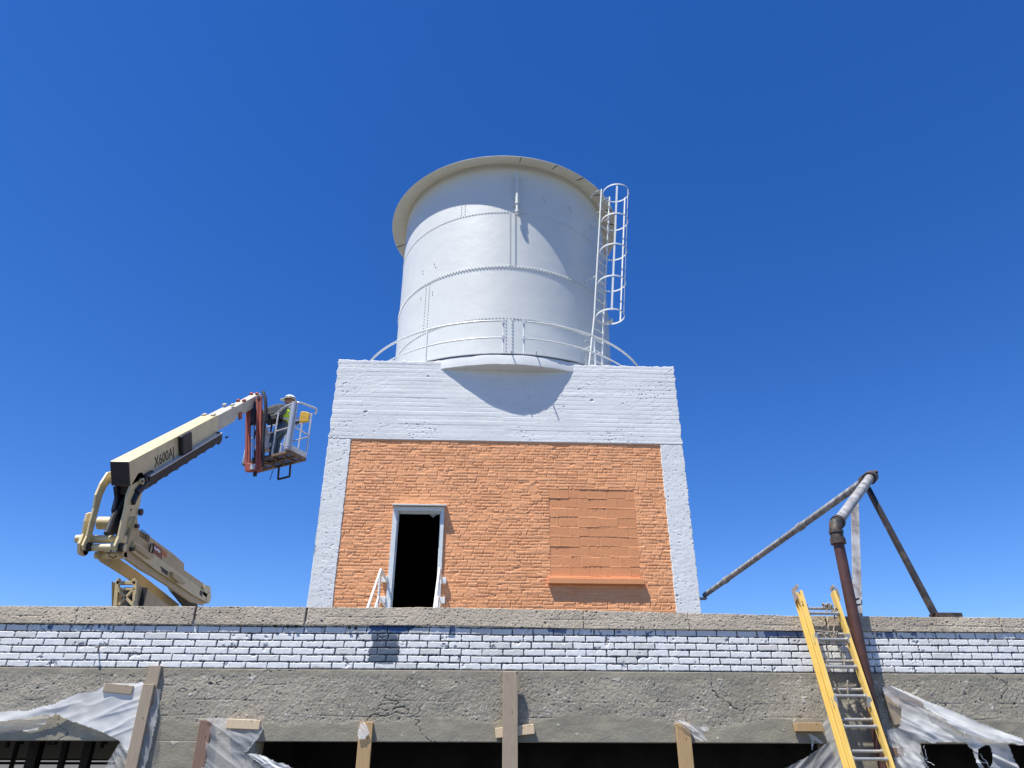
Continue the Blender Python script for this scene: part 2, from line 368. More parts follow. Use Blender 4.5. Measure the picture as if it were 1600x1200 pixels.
# ------------------------------------------------------------------ front low building
LB = thing('low_building', 'low front building of white brick over rough grey concrete beam with dark open bays', 'building', (0, D1+3, 0))
LX0, LX1 = -12.0, 12.0
_s = random.Random(3)
def interp(px, py, Y):
    pts = [at(a, b_, Y) for a, b_ in zip(px, py)]
    xs = [LX0]+[p.x for p in pts]+[LX1]; zs = [pts[0].z]+[p.z for p in pts]+[pts[-1].z]
    return lambda X: np.interp(X, xs, zs)
YCP = D1-.018
ctop = interp([0, 200, 400, 480, 700, 900, 1100, 1240, 1400, 1600], [946.7, 947, 948, 948.5, 949, 953, 958, 962, 963, 965], YCP)
cbot = interp([0, 400, 700, 900, 1250, 1600], [973, 976, 977, 982, 985.5, 988], YCP)
def f_coping(X, Z):
    h = .014*(fbm(X, Z, 3, 5, 11, .5)-.5)+.004*(fbm(X, Z, 60, 3, 14)-.5)
    wx = X+.01*fbm(X, Z, 60, 2, 23); wz = Z+.01*fbm(X, Z, 60, 2, 24)
    pit = np.maximum(spots(wx, wz, .022, .30, .0025, .0065, 1), spots(wx, wz, .06, .22, .004, .012, 2)*1.0)
    sp = np.maximum(spots(wx, wz, .020, .35, .003, .006, 3), 0)*.6
    # cracks at the joints between castings
    cr = np.zeros_like(X)
    for px in (305, 478, 912, 1290, 1075, -400, 2000, 120, 1560):
        x0 = at(px, 960, YCP).x; w = .006 if px not in (120, 1560, 1075, 912) else .0015
        x = x0+.025*(fbm(Z*0+px, Z, 14, 3, 31)-.5)
        cr = np.maximum(cr, sstep(w*1.9, w*.6, np.abs(X-x)))
    hz = ctop(X)-Z
    lip = sstep(.010, .003, np.abs(hz-.10-.02*(fbm(X, X*0, 1.5, 3, 33)-.5)))*sstep(.5, .6, fbm(X, Z*0, 2.2, 3, 34))
    h = h-.006*pit-.03*cr-.002*lip
    return h, {'pit': np.clip(pit*.85+cr*.9+.10*lip, 0, 1), 'speck': sp}
for a, b_, st in ((-12, at(-60, 960, YCP).x, .03), (at(-60, 960, YCP).x, at(1660, 960, YCP).x, .0055), (at(1660, 960, YCP).x, 12, .03)):
    relief('coping', a, b_, 2.7, 2.95, YCP, st, f_coping, MT['coping'], LB, back=.33, ztop=ctop, zbot=cbot, edge=.016 if st < .01 else 0)
# brick courses
BW, BH = .2127, .0680
def f_wbrick(X, Z):
    zc = ZC+.006*(fbm(X, X*0, .7, 3, 41)-.5)*2
    v = (Z-zc)/BH+.13*(fbm(X, Z, 1.1, 3, 42)-.5); row = np.floor(v); fv = v-row
    off = np.where(row % 2 == 0, 0., .5)+.16*(hsh(row, row*0+3, 1)-.5)
    u = X/BW+off+.10*(fbm(X, row*7, .8, 2, 44)-.5); col_ = np.floor(u); fu = u-col_
    half = (hsh(row, col_, 5) > .985); fu2 = np.where(half, (fu*2) % 1, fu); sc = np.where(half, .5, 1)
    du = np.minimum(fu2, 1-fu2)*BW*sc; dv = np.minimum(fv, 1-fv)*BH
    n = .0036*(fbm(X, Z, 55, 3, 46)-.5)*2+.0025*(fbm(X, Z, 14, 2, 47)-.5)*2
    jw = .0030+.0020*hsh(row, col_, 8)
    d = np.minimum(du+n, dv+n*1.3)
    joint = sstep(jw+.0028, jw-.0008, d)
    br = hsh(row, col_, 9)
    h = -.013*joint+.004*(br-.5)+.0025*(fbm(X, Z, 20, 3, 48)-.5)
    chip = sstep(.73, .78, fbm(X, Z, 11, 4, 49, .6)); h = h-.006*chip
    low = sstep(ZC+.022, ZC+.002, Z+.03*(fbm(X, Z*0, 9, 4, 51, .6)-.5))
    tone = np.clip(.25*br+.9*(br > .9)+.35*(fbm(X, Z, 3, 4, 52)-.4), 0, .8)
    def patch(x0, x1, z0, z1, sd, s=.05, ns=10):
        e = s*(fbm(X*.4, Z*2.4, ns, 4, sd, .65)-.5)*2
        return sstep(0, .006, np.minimum(np.minimum(X-x0, x1-X), np.minimum(Z-z0, z1-Z))+e)
    P = lambda px, py: at(px, py, D1)
    a, b2 = P(580, 990), P(622, 1036)
    pg = patch(a.x, b2.x, b2.z, a.z+.03, 61, .07)
    c1, c2 = P(578, 975), P(645, 989); pb = patch(c1.x, c2.x, c2.z, 3, 62, .05)
    for q0, q1, sd in ((1192, 1256, 63), (702, 712, 64), (1380, 1396, 65), (855, 885, 66)):
        c1, c2 = P(q0, 978), P(q1, 997 if q0 != 855 else 990); pb = np.maximum(pb, patch(c1.x, c2.x, c2.z, 3, sd, .035)*.85)
    drip = sstep(.66, .70, fbm(X, Z*.7, 30, 3, 67))*(row >= 5)*sstep(.5, .6, fbm(X, Z*0, 1.2, 2, 68))
    pb = np.maximum(pb, drip*.9)
    keep = 1
    top_shade = (row >= 5)
    tone = np.clip(tone+.25*top_shade, 0, 1)  # top course toned darker, shade under the coping put into the colour
    return h, {'joint': np.clip(joint*(1-.5*pg), 0, 1), 'tone': tone, 'pgrey': pg*keep, 'pblue': np.clip(pb, 0, 1), 'bare': np.clip(low*.9+chip*.5, 0, 1)}
for a, b_, st in ((-12, -5.3, .02), (-5.3, 6.3, .0048), (6.3, 12, .02)):
    relief('brick_band', a, b_, ZC-.005, 2.80, D1, st, f_wbrick, MT['wbrick'], LB, back=.29)
# concrete beam
def f_beam(X, Z):
    t = (Z-ZBE)/(ZC-ZBE)
    big = fbm(X, Z*1.6, 1.6, 5, 71, .55); fine = fbm(X, Z, 40, 3, 72, .7)
    line = .30+.22*(fbm(X, X*0, .9, 4, 73, .6)-.5)*2
    smooth = sstep(.03, -.03, t-line)
    sm2 = sstep(.60, .64, fbm(X, Z*1.5, 2.0, 4, 74))*sstep(.45, .7, t); smooth = np.maximum(smooth, sm2*.5)
    top = sstep(.86, .93, t+.06*(fbm(X, Z*0, 3, 4, 75)-.5)); smooth = np.maximum(smooth, .7*top)
    board = sum(sstep(.006, .0, np.abs(Z-(ZBE+k+.020*(fbm(X, X*0, 1.6, 4, 76+int(k*100))-.5)*2))) for k in (.225, .36, .49))
    board = np.clip(board, 0, 1)*sstep(.50, .62, fbm(X, Z*3, 2.4, 4, 79, .6))
    crk = sstep(.0035, .0008, np.abs(fbm(X, Z*2.4, 1.15, 5, 81, .45)-.5))*sstep(.48, .56, fbm(X, Z, 1.6, 3, 82))
    wx = X+.012*fbm(X, Z, 50, 2, 83); wz = Z+.012*fbm(X, Z, 50, 2, 84); rg = (1-smooth*.93)
    pit = np.maximum(spots(wx, wz, .026, .28, .003, .007, 11), spots(wx, wz, .09, .22, .006, .015, 12))*rg
    agg = sstep(.42, .56, fbm(X, Z, 2.6, 4, 88))
    spk = np.maximum(spots(wx, wz, .024, .42, .003, .007, 13)*(.25+.75*agg), spots(wx, wz, .11, .16, .005, .012, 14))*rg
    spk = np.maximum(spk, sstep(.80, .83, fbm(X, Z, 12, 3, 86))*.9)
    h = .020*(big-.5)+(.0045*(fine-.5)+.003*(fbm(X, Z, 70, 2, 87)-.5))*(1-.85*smooth)+.002*smooth-.004*board-.009*crk-.005*pit+.003*spk
    h = h*1.0+.004*np.sin(Z*0)
    return h, {'pit': np.clip(pit*.8+crk*.85+board*.28, 0, 1), 'speck': np.clip(spk*.8, 0, 1), 'smooth': np.clip(smooth, 0, 1)}
for a, b_, st in ((-12, -5.3, .03), (-5.3, 6.3, .0070), (6.3, 12, .03)):
    relief('concrete_beam', a, b_, ZBE, ZC-.005, D1-.004, st, f_beam, MT['beam'], LB, back=.30)
PIERS = [(at(188, 1158, D1).x, at(400, 1158, D1).x), (at(1296, 1162, D1).x, at(1438, 1162, D1).x), (-11.9, -11.0), (11, 11.9), (8.5, 9.2)]
for a, b_ in PIERS:
    relief('pier', a, b_, 0, ZBE-.0, D1-.004, .008 if abs(a) < 6 else .05, f_beam, MT['beam'], LB, back=.30)
r = MB(); r.box(-12, 12, D1+.31, D2-.02, 2.35, 2.62); r.build('roof', MT['roof'], LB)
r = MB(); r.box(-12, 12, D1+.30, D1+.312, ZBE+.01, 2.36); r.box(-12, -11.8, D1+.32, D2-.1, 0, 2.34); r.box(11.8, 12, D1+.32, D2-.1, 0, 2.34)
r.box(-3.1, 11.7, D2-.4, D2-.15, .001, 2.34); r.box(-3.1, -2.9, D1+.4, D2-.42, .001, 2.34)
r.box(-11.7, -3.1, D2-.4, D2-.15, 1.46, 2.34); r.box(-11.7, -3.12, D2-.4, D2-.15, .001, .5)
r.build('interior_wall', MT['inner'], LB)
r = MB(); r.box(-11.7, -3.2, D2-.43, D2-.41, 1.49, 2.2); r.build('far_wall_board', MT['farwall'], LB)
# steel posts and joists seen inside the left bay
for px, w, Yp in ((48, .11, 9.4), (96, .06, 9.9), (132, .09, 9.4), (60, .04, 11), (20, .05, 12.5)):
    p = at(px, 1185, Yp); b = MB(); b.box(p.x-w/2, p.x+w/2, Yp, Yp+w, 0, 2.34); b.build('steel_post', MT['steel'], LB)
for Yp, z0 in ((9.3, 1.74), (10.6, 1.72), (12.0, 1.74)):
    b = MB(); b.box(-11.7, -3.15, Yp, Yp+.2, z0+.02, z0+.05); b.box(-11.7, -3.15, Yp+.09, Yp+.11, z0+.05, 2.33)
    for k in range(14): b.box(-11.5+k*.6, -11.46+k*.6, Yp+.02, Yp+.05, z0-.05-.03*(k % 2), z0+.018)
    b.build('ceiling_joist', MT['steel'], LB)
b = MB()
for q in range(2): b.box(-11.6, -3.2, D2-.47, D2-.44, 1.40-.5*q, 1.44-.5*q)
b.build('window_rail', MT['steel'], LB)
for px, py in ((431, 978), (450, 978.5), (463, 978.5), (546, 980), (556, 981)):
    p = at(px, py, D1-.012); b = MB(); b.tube([p, p+Vector((0, -.012, -.004))], .016, 10); b.build('anchor_stub', MT['black'], LB)
# small bolt sticking out of the brick with its stain
b = MB(); p = at(154, 1011, D1); b.tube([p+Vector((0, .0, 0)), p+Vector((0, -.05, .002))], .008, 8); b.tube([p+Vector((0, -.05, .002)), p+Vector((0, -.06, .002))], .014, 8); b.build('bolt', MT['alu'], LB)

# ------------------------------------------------------------------ tank house (penthouse)
TH = thing('tank_house', 'square brick tank house painted orange with white concrete frame, open doorway and blocked window', 'building', (XC, D2+3.85, 0))
XI0, XI1 = at(549, 685, D2).x, at(1031, 694, D2).x
def f_wconc(X, Z):
    big = fbm(X, Z, 1.3, 5, 101, .55)
    bd = Z/.105+.25*(fbm(X, Z, .8, 2, 102)-.5); row = np.floor(bd); fv = bd-row
    off = .007*(hsh(row, np.floor(X/2.6+hsh(row, row*0, 4)*3), 103)-.5)
    ln = sstep(.10, .0, np.minimum(fv, 1-fv))*(.3+.7*sstep(.35, .6, fbm(X, Z, 1.5, 3, 104)))
    up_ = sstep(ZBB-.05, ZBB+.05, Z)
    rough_ = sstep(.50, .66, fbm(X, Z*1.4, 1.1, 4, 105)); 
    fine = fbm(X*.6, Z, 22, 4, 106, .65)
    wx = X*.7+.03*fbm(X, Z, 25, 2, 107); wz = Z+.03*fbm(X, Z, 25, 2, 108)
    pit = spots(wx, wz, .05, .5, .004, .013, 21)*sstep(.56, .66, fbm(X, Z*1.3, 1.3, 4, 110))*.7
    pit = np.maximum(pit, spots(wx, wz, .5, .16, .008, .03, 22)); pit = np.maximum(pit, spots(wx, wz, .05, .45, .003, .009, 23)*(1-up_)*.8)
    h = .010*(big-.5)+up_*(off*.55-.0045*ln)+.006*(fine-.5)*(.3+.7*rough_+.35*(1-up_))-.016*pit
    return h, {'pit': np.clip(pit*.7, 0, 1)}
relief('header', XL, XR, ZBB, ZT, D2, .013, f_wconc, MT['wconc'], TH, back=.28, edge=.06, esd=7)
relief('column', XL, XI0, 2.62, ZBB-.002, D2+.004, .013, f_wconc, MT['wconc'], TH, back=.27, edge=.03, esd=17)
relief('column', XI1, XR, 2.62, ZBB-.002, D2+.004, .013, f_wconc, MT['wconc'], TH, back=.27, edge=.045, esd=27)
# openings
DX0, DX1, DZ1 = at(620, 800, D2).x, at(690.5, 801, D2).x, at(655, 800, D2).z
CX0, CX1, CZ1, CZ0 = 1.349, 3.16, 6.557, 6.557-1.829
DZ0 = 3.86
OB = .2127; OH = .0655
def f_obrick(X, Z):
    v = (Z-2.6)/OH+.45*(fbm(X, Z, .55, 3, 121)-.5)+.22*(fbm(X, Z, 2.6, 2, 122)-.5); row = np.floor(v); fv = v-row
    header = (row % 7 == 3); L = np.where(header, OB*.5, OB)
    u = X/L+hsh(row, row*0+2, 2)*3+.25*(fbm(X, row*5, 1.4, 2, 123)-.5); cl = np.floor(u); fu = u-cl
    br = hsh(row, cl, 21); br2 = hsh(row, cl, 22); br3 = hsh(row, cl, 23)
    n = .005*(fbm(X, Z, 16, 3, 124)-.5)
    du = np.minimum(fu, 1-fu)*L+n; dvb = fv*OH+n; dvt = (1-fv)*OH+n
    prot = .004+.010*br**1.5
    lowb = sstep(.28, .55, fbm(X, Z, 3.2, 3, 125)); kk = np.where(hsh(row, cl, 27) > .25, 1., .25)
    jb = sstep(.012, .003, dvb)*prot*1.25*(.25+.85*lowb)*kk   # drop below each brick
    jt = sstep(.009, .002, dvt)*prot*.25
    jv = sstep(.012, .002, du)*prot*np.where(br2 > .15, 1.2, .3)
    h = -np.maximum(np.maximum(jb, jt), jv)+.005*(br3-.5)+.009*(fbm(X, Z, 1.2, 4, 126)-.5)+.004*(fbm(X, Z, 18, 3, 127, .6)-.5)
    h = h+.005*(fv-.4)*(br > .4)+.004*(fu-.5)*(br2-.5)
    dmg = sstep(.74, .78, fbm(X*.6, Z, 9, 3, 128, .6)); h = h-.006*dmg
    return h, {'tone': np.clip(br3*.8, 0, 1)}
relief('brick_wall', XI0-.02, XI1+.02, 2.62, ZBB+.01, D2+.018, .0088, f_obrick, MT['orange'], TH, back=.24,
       hole=[(DX0-.05, DX1+.05, DZ0-.05, DZ1+.06), (CX0, CX1, CZ0-.02, CZ1)])
def f_cmu(X, Z):
    v = (CZ1-Z)/.2032; row = np.floor(v); fv = v-row
    u = (X-CX0)/.4064+np.where(row % 2 == 0, 0, .5)+.04*(hsh(row, row*0, 31)-.5); cl = np.floor(u); fu = u-cl
    n = .006*(fbm(X, Z, 18, 3, 131)-.5)
    du = np.minimum(fu, 1-fu)*.4064+n; dv = np.minimum(fv, 1-fv)*.2032+n; k = hsh(row, cl, 33)
    flush = np.where(k > .55, -1., .7)
    h = .006*flush*sstep(.011, .003, np.minimum(du, dv))+.008*(hsh(row, cl, 34)-.5)+.003*(fbm(X, Z, 60, 2, 132)-.5)
    drip = sstep(.66, .72, fbm(X, Z, 30, 2, 133))*sstep(.03, .0, (1-fv)*.2032)*(k > .4); h = h+.008*drip
    return h, {'tone': np.clip(hsh(row, cl, 35)*.8+.2*drip, 0, 1)}
relief('window_infill', CX0-.03, CX1+.03, CZ0-.03, CZ1+.03, D2+.026, .0105, f_cmu, MT['cmu'], TH, back=.2)
b = MB(); sx0, sx1 = at(857, 905, D2).x-.01, at(1006, 906, D2).x
b.box(sx0, sx1, D2-.075, D2+.05, CZ0-.155, CZ0-.04); b.box(sx0+.01, sx1-.06, D2-.03, D2+.05, CZ0-.040, CZ0-.005)
sill = b.build('window_sill', MT['cmu'], TH, bevel=.01)
# other walls, roof and inside
b = MB(); b.box(XL, XL+.25, D2+.29, D2+7.7, 0, ZT-.03); b.box(XR-.25, XR, D2+.29, D2+7.7, 0, ZT-.03); b.box(XL+.25, XR-.25, D2+7.45, D2+7.7, 0, ZT-.03)
b.build('outer_wall', MT['wconc'], TH)
b = MB(); b.box(XL+.26, XR-.26, D2+.3, D2+7.44, ZT-.45, ZT-.02); b.build('roof_slab', MT['wconc'], TH)
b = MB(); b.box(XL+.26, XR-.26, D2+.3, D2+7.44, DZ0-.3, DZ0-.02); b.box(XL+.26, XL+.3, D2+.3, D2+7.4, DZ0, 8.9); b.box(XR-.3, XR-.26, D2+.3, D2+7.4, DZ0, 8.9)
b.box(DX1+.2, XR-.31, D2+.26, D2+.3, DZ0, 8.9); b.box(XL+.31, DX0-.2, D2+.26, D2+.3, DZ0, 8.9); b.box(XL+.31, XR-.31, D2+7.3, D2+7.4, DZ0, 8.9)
b.build('interior_shade_lining', MT['dark'], TH)  # near-black lining added so the doorway shows only darkness
# round base slab under the tank, breaking through the header
prof = [(0.3, ZDB-.02), (RB-.015, ZDB), (RB, ZDB+.01), (RB+.004, ZD-.05), (RB-.004, ZD-.008), (RB-.03, ZD), (.3, ZD+.004)]
b = MB(); b.lathe(prof, (XC, YC), 220)
for i, v_ in enumerate(b.v):
    a = atan2(v_[0]-XC, YC-v_[1]); k = .012*(vn(np.array(a*40), np.array(v_[2]*3), 5)-.5)+.02*(vn(np.array(a*7), np.array(0.), 6)-.5)
    b.v[i] = (v_[0]+sin(a)*k, v_[1]-cos(a)*k, v_[2]+.02*(vn(np.array(a*30), np.array(9.), 8)-.5))
b.build('base_slab', MT['wconc'], TH, smooth=True)
b = MB(); b.lathe([(R+.3, ZD+.012), (RB-.02, ZD+.018), (RB+.012, ZD+.014), (RB+.012, ZD+.034), (RB-.02, ZD+.042), (R+.3, ZD+.04)], (XC, YC), 200, closed_prof=True); b.build('slab_flashing', MT['flash'], TH)
for px, L1 in ((799, .10), (838, .17)):
    th4 = cyl(px, 557, RB)[0]; q = Vector((XC+RB*sin(th4), YC-RB*cos(th4), ZD+.055)); b = MB(); b.tube([q+Vector((0, .25, 0)), q-Vector((0, L1, 0))], .014, 8); b.build('anchor_rod', MT['rail'], TH)
# mortar swept up against the slab where it leaves the parapet
# door frame
DF = MB(); f0, f1 = at(614.5, 796, D2-.02).x, at(694.5, 796, D2-.02).x; ft = at(655, 792, D2-.02).z
DF.box(f0, DX0+.02, D2-.03, D2+.22, DZ0, ft-.085); DF.box(DX1-.02, f1, D2-.03, D2+.22, DZ0, ft-.085); DF.box(f0, f1, D2-.033, D2+.22, ft-.085, ft)
DF.box(DX0+.0202, DX0+.04, D2+.09, D2+.13, DZ0, ft-.087); DF.box(DX1-.04, DX1-.0202, D2+.09, D2+.13, DZ0, ft-.087); DF.box(DX0+.05, DX1-.05, D2+.08, D2+.14, ft-.11, ft-.0855)
MT['door'] = simple('blue_white_frame_paint', (.66, .70, .70), (.58, .62, .63), .5, 0, 9, dirt=(.36, .38, .38), dscale=7, dlo=.62, dhi=.7)
fr = DF.build('door_frame', MT['door'], TH, bevel=.004)
b = MB(); hz = ft; b.hexa([(f0-.02, D2-.13, hz+.005), (f1+.045, D2-.13, hz+.005), (f1+.045, D2+.03, hz+.022), (f0-.02, D2+.03, hz+.022), (f0-.02, D2-.13, hz+.028), (f1+.045, D2-.13, hz+.028), (f1+.045, D2+.03, hz+.05), (f0-.02, D2+.03, hz+.05)])
b.build('door_hood', MT['rail'], TH)
p = at(677, 804, D2+.11); b = MB(); b.box(p.x-.06, p.x+.06, D2+.08, D2+.14, p.z-.03, p.z+.0); b.tube([(p.x, D2+.11, p.z-.02), (p.x, D2+.11, p.z-.06)], .02, 10); b.build('door_closer', MT['alu'], TH, bevel=.004)
# wall stub on the right side, small dark bracket
p = at(1097, 912, D2+.5); b = MB(); b.box(XR, XR+.10, D2+.5, D2+.56, p.z-.02, p.z+.03); b.build('wall_bracket', MT['rusty'], TH)
p = at(1104, 934, D2+.3); b = MB(); b.box(XR, XR+.22, D2+.25, D2+.40, p.z-.03, p.z+.0); b.build('pipe_bracket', MT['peelstrut'], TH)

# stairs up to the door, landing and handrails
ST = thing('access_stair', 'white steel stair rising from the roof to the tank house doorway', 'stair', (-1.35, D2-1, 2.62))
x0s, x1s = DX0-.12, DX1+.10
for k in range(6):
    b = MB(); z = DZ0-.05-k*.2; b.box(x0s, x1s, D2-.62-k*.26-(.0 if k else .0), (D2-.05 if k == 0 else D2-.38-k*.26), z-.03, z); b.build('step', MT['galv'], ST)
for x in (x0s-.03, x1s+.03):
    b = MB(); b.bar((x, D2-.4, DZ0-.1), (x, D2-2.1, 2.64), .04, .18); b.bar((x, D2-.04, DZ0-.1), (x, D2-.42, DZ0-.1), .04, .16); b.build('stringer', MT['rail'], ST)
def handrail(xw, top, low, kneepx, foot1, label):
    t = thing('handrail', label, 'handrail', (xw, D2-.3, DZ0), 'white handrails of the doorway stair')
    def onx(px, py): return atx(px, py, xw)
    b = MB()
    k = onx(*kneepx); ku = onx(*top[1]); w = at(top[0][0], top[0][1], D2-.04); w.x = xw
    a1 = onx(*foot1)
    dirn = (a1-k); e1 = k+dirn*1.35
    b.tube([(xw, D2-.03, k.z), k, e1], .023, 10); b.build('top_rail', MT['rail'], t, smooth=True)
    b = MB(); k2 = Vector((xw, k.y+.02, k.z-.48)); e2 = k2+dirn*1.1; b.tube([(xw, D2-.03, k2.z), k2, e2], .018, 10); b.build('middle_rail', MT['rail'], t, smooth=True)
    for yy, zz0 in ((k.y, k.z), (k.y+dirn.y*.9, k.z+dirn.z*.9)):
        b = MB(); b.tube([(xw, yy, zz0), (xw, yy, zz0-1.0)], .022, 10); b.build('post', MT['rail'], t, smooth=True)
    for (px, py) in low:
        q = at(px, py, D2-.05); b = MB(); b.box(q.x-.055, q.x+.055, D2-.07, D2+.01, q.z-.06, q.z+.06); b.build('wall_plate', MT['rail'], t, bevel=.005)
    return t
handrail(at(605, 905, D2).x, [(607, 905), (595, 890)], [(601, 905), (598, 937)], (595, 890), (575, 948), 'white pipe handrail on the left of the doorway, splayed towards the roof edge')
handrail(at(691, 905, D2).x, [(690, 905), (686, 888)], [(693, 907), (691, 938)], (686.5, 888), (679, 948), 'white pipe handrail on the right of the doorway, tight against the frame')

# ------------------------------------------------------------------ tank
TK = thing('water_tank', 'large white riveted steel water tank with projecting round roof, on the tank house', 'water tank', (XC, YC, ZD))
b = MB(); L_ = .005
prof = [(R+.06, ZD-.04), (R+.06, ZD+.015), (R+.01, ZD+.02), (R, ZD+.03), (R, S3+.05), (R+L_, S3+.045), (R+L_, S2+.05), (R, S2+.045-.0), (R, S1-.05), (R+L_, S1-.045), (R+L_, ZJ+.05)]
prof = [(R+.05, ZD-.04), (R+.05, ZD+.012), (R, ZD+.014), (R, S3-.045), (R+L_, S3-.05), (R+L_, S2+.045), (R, S2+.05), (R, S1-.045), (R+L_, S1-.05), (R+L_, ZJ)]
b.lathe(prof, (XC, YC), 256)
shell = b.build('shell', MT['tank'], TK, smooth=True)
b = MB()
def rivet(th, z, rr=R+L_, s=.017):
    s *= 1.3
    n = Vector((sin(th), -cos(th), 0)); t = Vector((cos(th), sin(th), 0)); c = Vector((XC, YC, z))+n*rr
    vs = [c+(t*cos(a)+Vector((0, 0, 1))*sin(a))*s-n*.004 for a in [k*pi/3 for k in range(6)]]+[c+n*s*.8+(t*cos(a)+Vector((0, 0, 1))*sin(a))*s*.6 for a in [k*pi/3 for k in range(6)]]
    b.add(vs, [(k, (k+1) % 6, 6+(k+1) % 6, 6+k) for k in range(6)]+[(6, 7, 8, 9, 10, 11)])
for zz, s, rows in ((S1, .014, (-.02,)), (S2, .022, (-.022, .022)), (S3, .016, (-.02,))):
    for dz in rows:
        for k in range(-68, 69):
            rivet(k*.0285+(.0142 if dz > 0 else 0), zz+dz, s=s)
def vseam(px, py, z0, z1, s=.016, dbl=.13):
    th, _ = cyl(px, py, R)
    for d_ in (-dbl/2, dbl/2):
        for k in range(int((z1-z0)/.095)): rivet(th+d_/R, z0+.05+k*.095, s=s)
vseam(801, 380, S2, S1, .019); vseam(667, 480, S3, S2, .017); vseam(795, 530, ZD, S3, .019, .15); vseam(724, 330, S1, S1+.42, .014, .11); vseam(917, 550, ZD, S3, .016, .13); vseam(925, 460, S3, S2, .014)
for th in (-2.2, 2.2, 3.0, -2.9):
    for d_ in (-.02, .02):
        for k in range(22): rivet(th+d_, S2+.05+k*.08)
for px, py in ((679, 412), (681, 417), (661, 423), (661, 427), (676, 456), (676, 460), (658, 465), (658, 468)):
    th, z = cyl(px, py, R); rivet(th, z, R+.004, .017)
b.build('rivets', MT['tank'], TK)
# vertical lap plates
def lap(px, py, z0, z1, w=.2, rr=R):
    b = MB(); th, _ = cyl(px, py, R); b.lathe([(rr-.01, z0), (rr+L_+.004, z0), (rr+L_+.004, z1), (rr-.01, z1)], (XC, YC), 4, th-w/2/R, th+w/2/R, True); b.build('lap_plate', MT['tank'], TK)
lap(801, 380, S2+.055, S1-.055); lap(795, 530, ZD+.02, S3-.055, .22)
# roof with sloping eave
b = MB(); b.lathe([(.02, ZJ+.75), (RE-.01, ZE+.022), (RE+.004, ZE+.004), (RE-.004, ZE-.004), (RJ-.05, ZJ+.0), (RJ-.1, ZJ+.03)], (XC, YC), 192)
roof = b.build('tank_roof', MT['cream'], TK)
def ringpts(rad, z, a0, a1, n=60): return [Vector((XC+rad*sin(a0+(a1-a0)*k/n), YC-rad*cos(a0+(a1-a0)*k/n), z)) for k in range(n+1)]
for th in (.10, .40, .66, .92, 1.15, 1.35, -1.75, 1.9, 2.6, -2.6):
    n = Vector((sin(th), -cos(th), 0)); c = Vector((XC, YC, 0))
    b = MB(); b.bar(c+n*(RJ-.0)+Vector((0, 0, ZJ-.045)), c+n*(RE-.01)+Vector((0, 0, ZE-.014)), .016, .016); b.build('eave_seam', MT['seam'], roof)
for a0, a1 in ((-.5, -.12), (.12, .9), (.95, 1.3), (-1.15, -.62)):
    b = MB(); b.tube(ringpts(R+.016, ZJ-.046, a0, a1, 40), .008, 5); b.build('eave_seam', MT['seam'], roof)
# overflow pipe
th, zt_ = cyl(808, 270, R+.14); _, zb_ = cyl(809.5, 318, R+.14); _, zb2 = cyl(811, 334, R+.14)
n = Vector((sin(th), -cos(th), 0)); c = Vector((XC, YC, 0))+n*(R+.14)
V3 = lambda z: Vector((c.x, c.y, z))
b = MB(); b.tube([V3(zt_), V3(zb_+.02)], .048, 12); b.tube([V3(zb_+.03), V3(zb2+.05)], .038, 12); b.tube([V3(zb_+.06), V3(zb_-.02)], .058, 12); b.tube([V3(zb2+.1), V3(zb2+.04)], .062, 12); b.tube([V3(zb2+.04), V3(zb2-.02)], .045, 12)
ov = b.build('overflow_pipe', MT['tank'], TK, smooth=True)
for z in (zt_-.12, zb_-.0):
    b = MB(); b.bar(V3(z)-n*.16, V3(z), .05, .03); b.bar(V3(z)-n*.13+Vector((-.12*cos(th), -.12*sin(th), 0)), V3(z)-n*.13+Vector((.12*cos(th), .12*sin(th), 0)), .03, .05)
    b.build('pipe_clamp', MT['tank'], ov)
for px, py in ((849, 312), (890, 328), (923, 356)):
    th2, z = cyl(px, py, R+.03); n2 = Vector((sin(th2), -cos(th2), 0)); c2 = Vector((XC, YC, z))+n2*(R+.005); t2 = Vector((cos(th2), sin(th2), 0))
    b = MB(); b.tube([c2+Vector((0, 0, .1)), c2+n2*.05+Vector((0, 0, .1)), c2+n2*.06-Vector((0, 0, .06)), c2+n2*.06+t2*.03-Vector((0, 0, .1)), c2+n2*.06+t2*.07-Vector((0, 0, .08))], .009, 6); b.build('hook', MT['galv'], TK)
# outlet stub and small fittings low on the right
b = MB(); th3, z3 = cyl(944, 500, R); n3 = Vector((sin(th3), -cos(th3), 0)); c3 = Vector((XC, YC, z3-.1))+n3*R
b.tube([c3, c3+n3*.22], .05, 10); b.tube([c3+n3*.2, c3+n3*.24], .085, 12); b.build('outlet_flange', MT['cream'], TK)

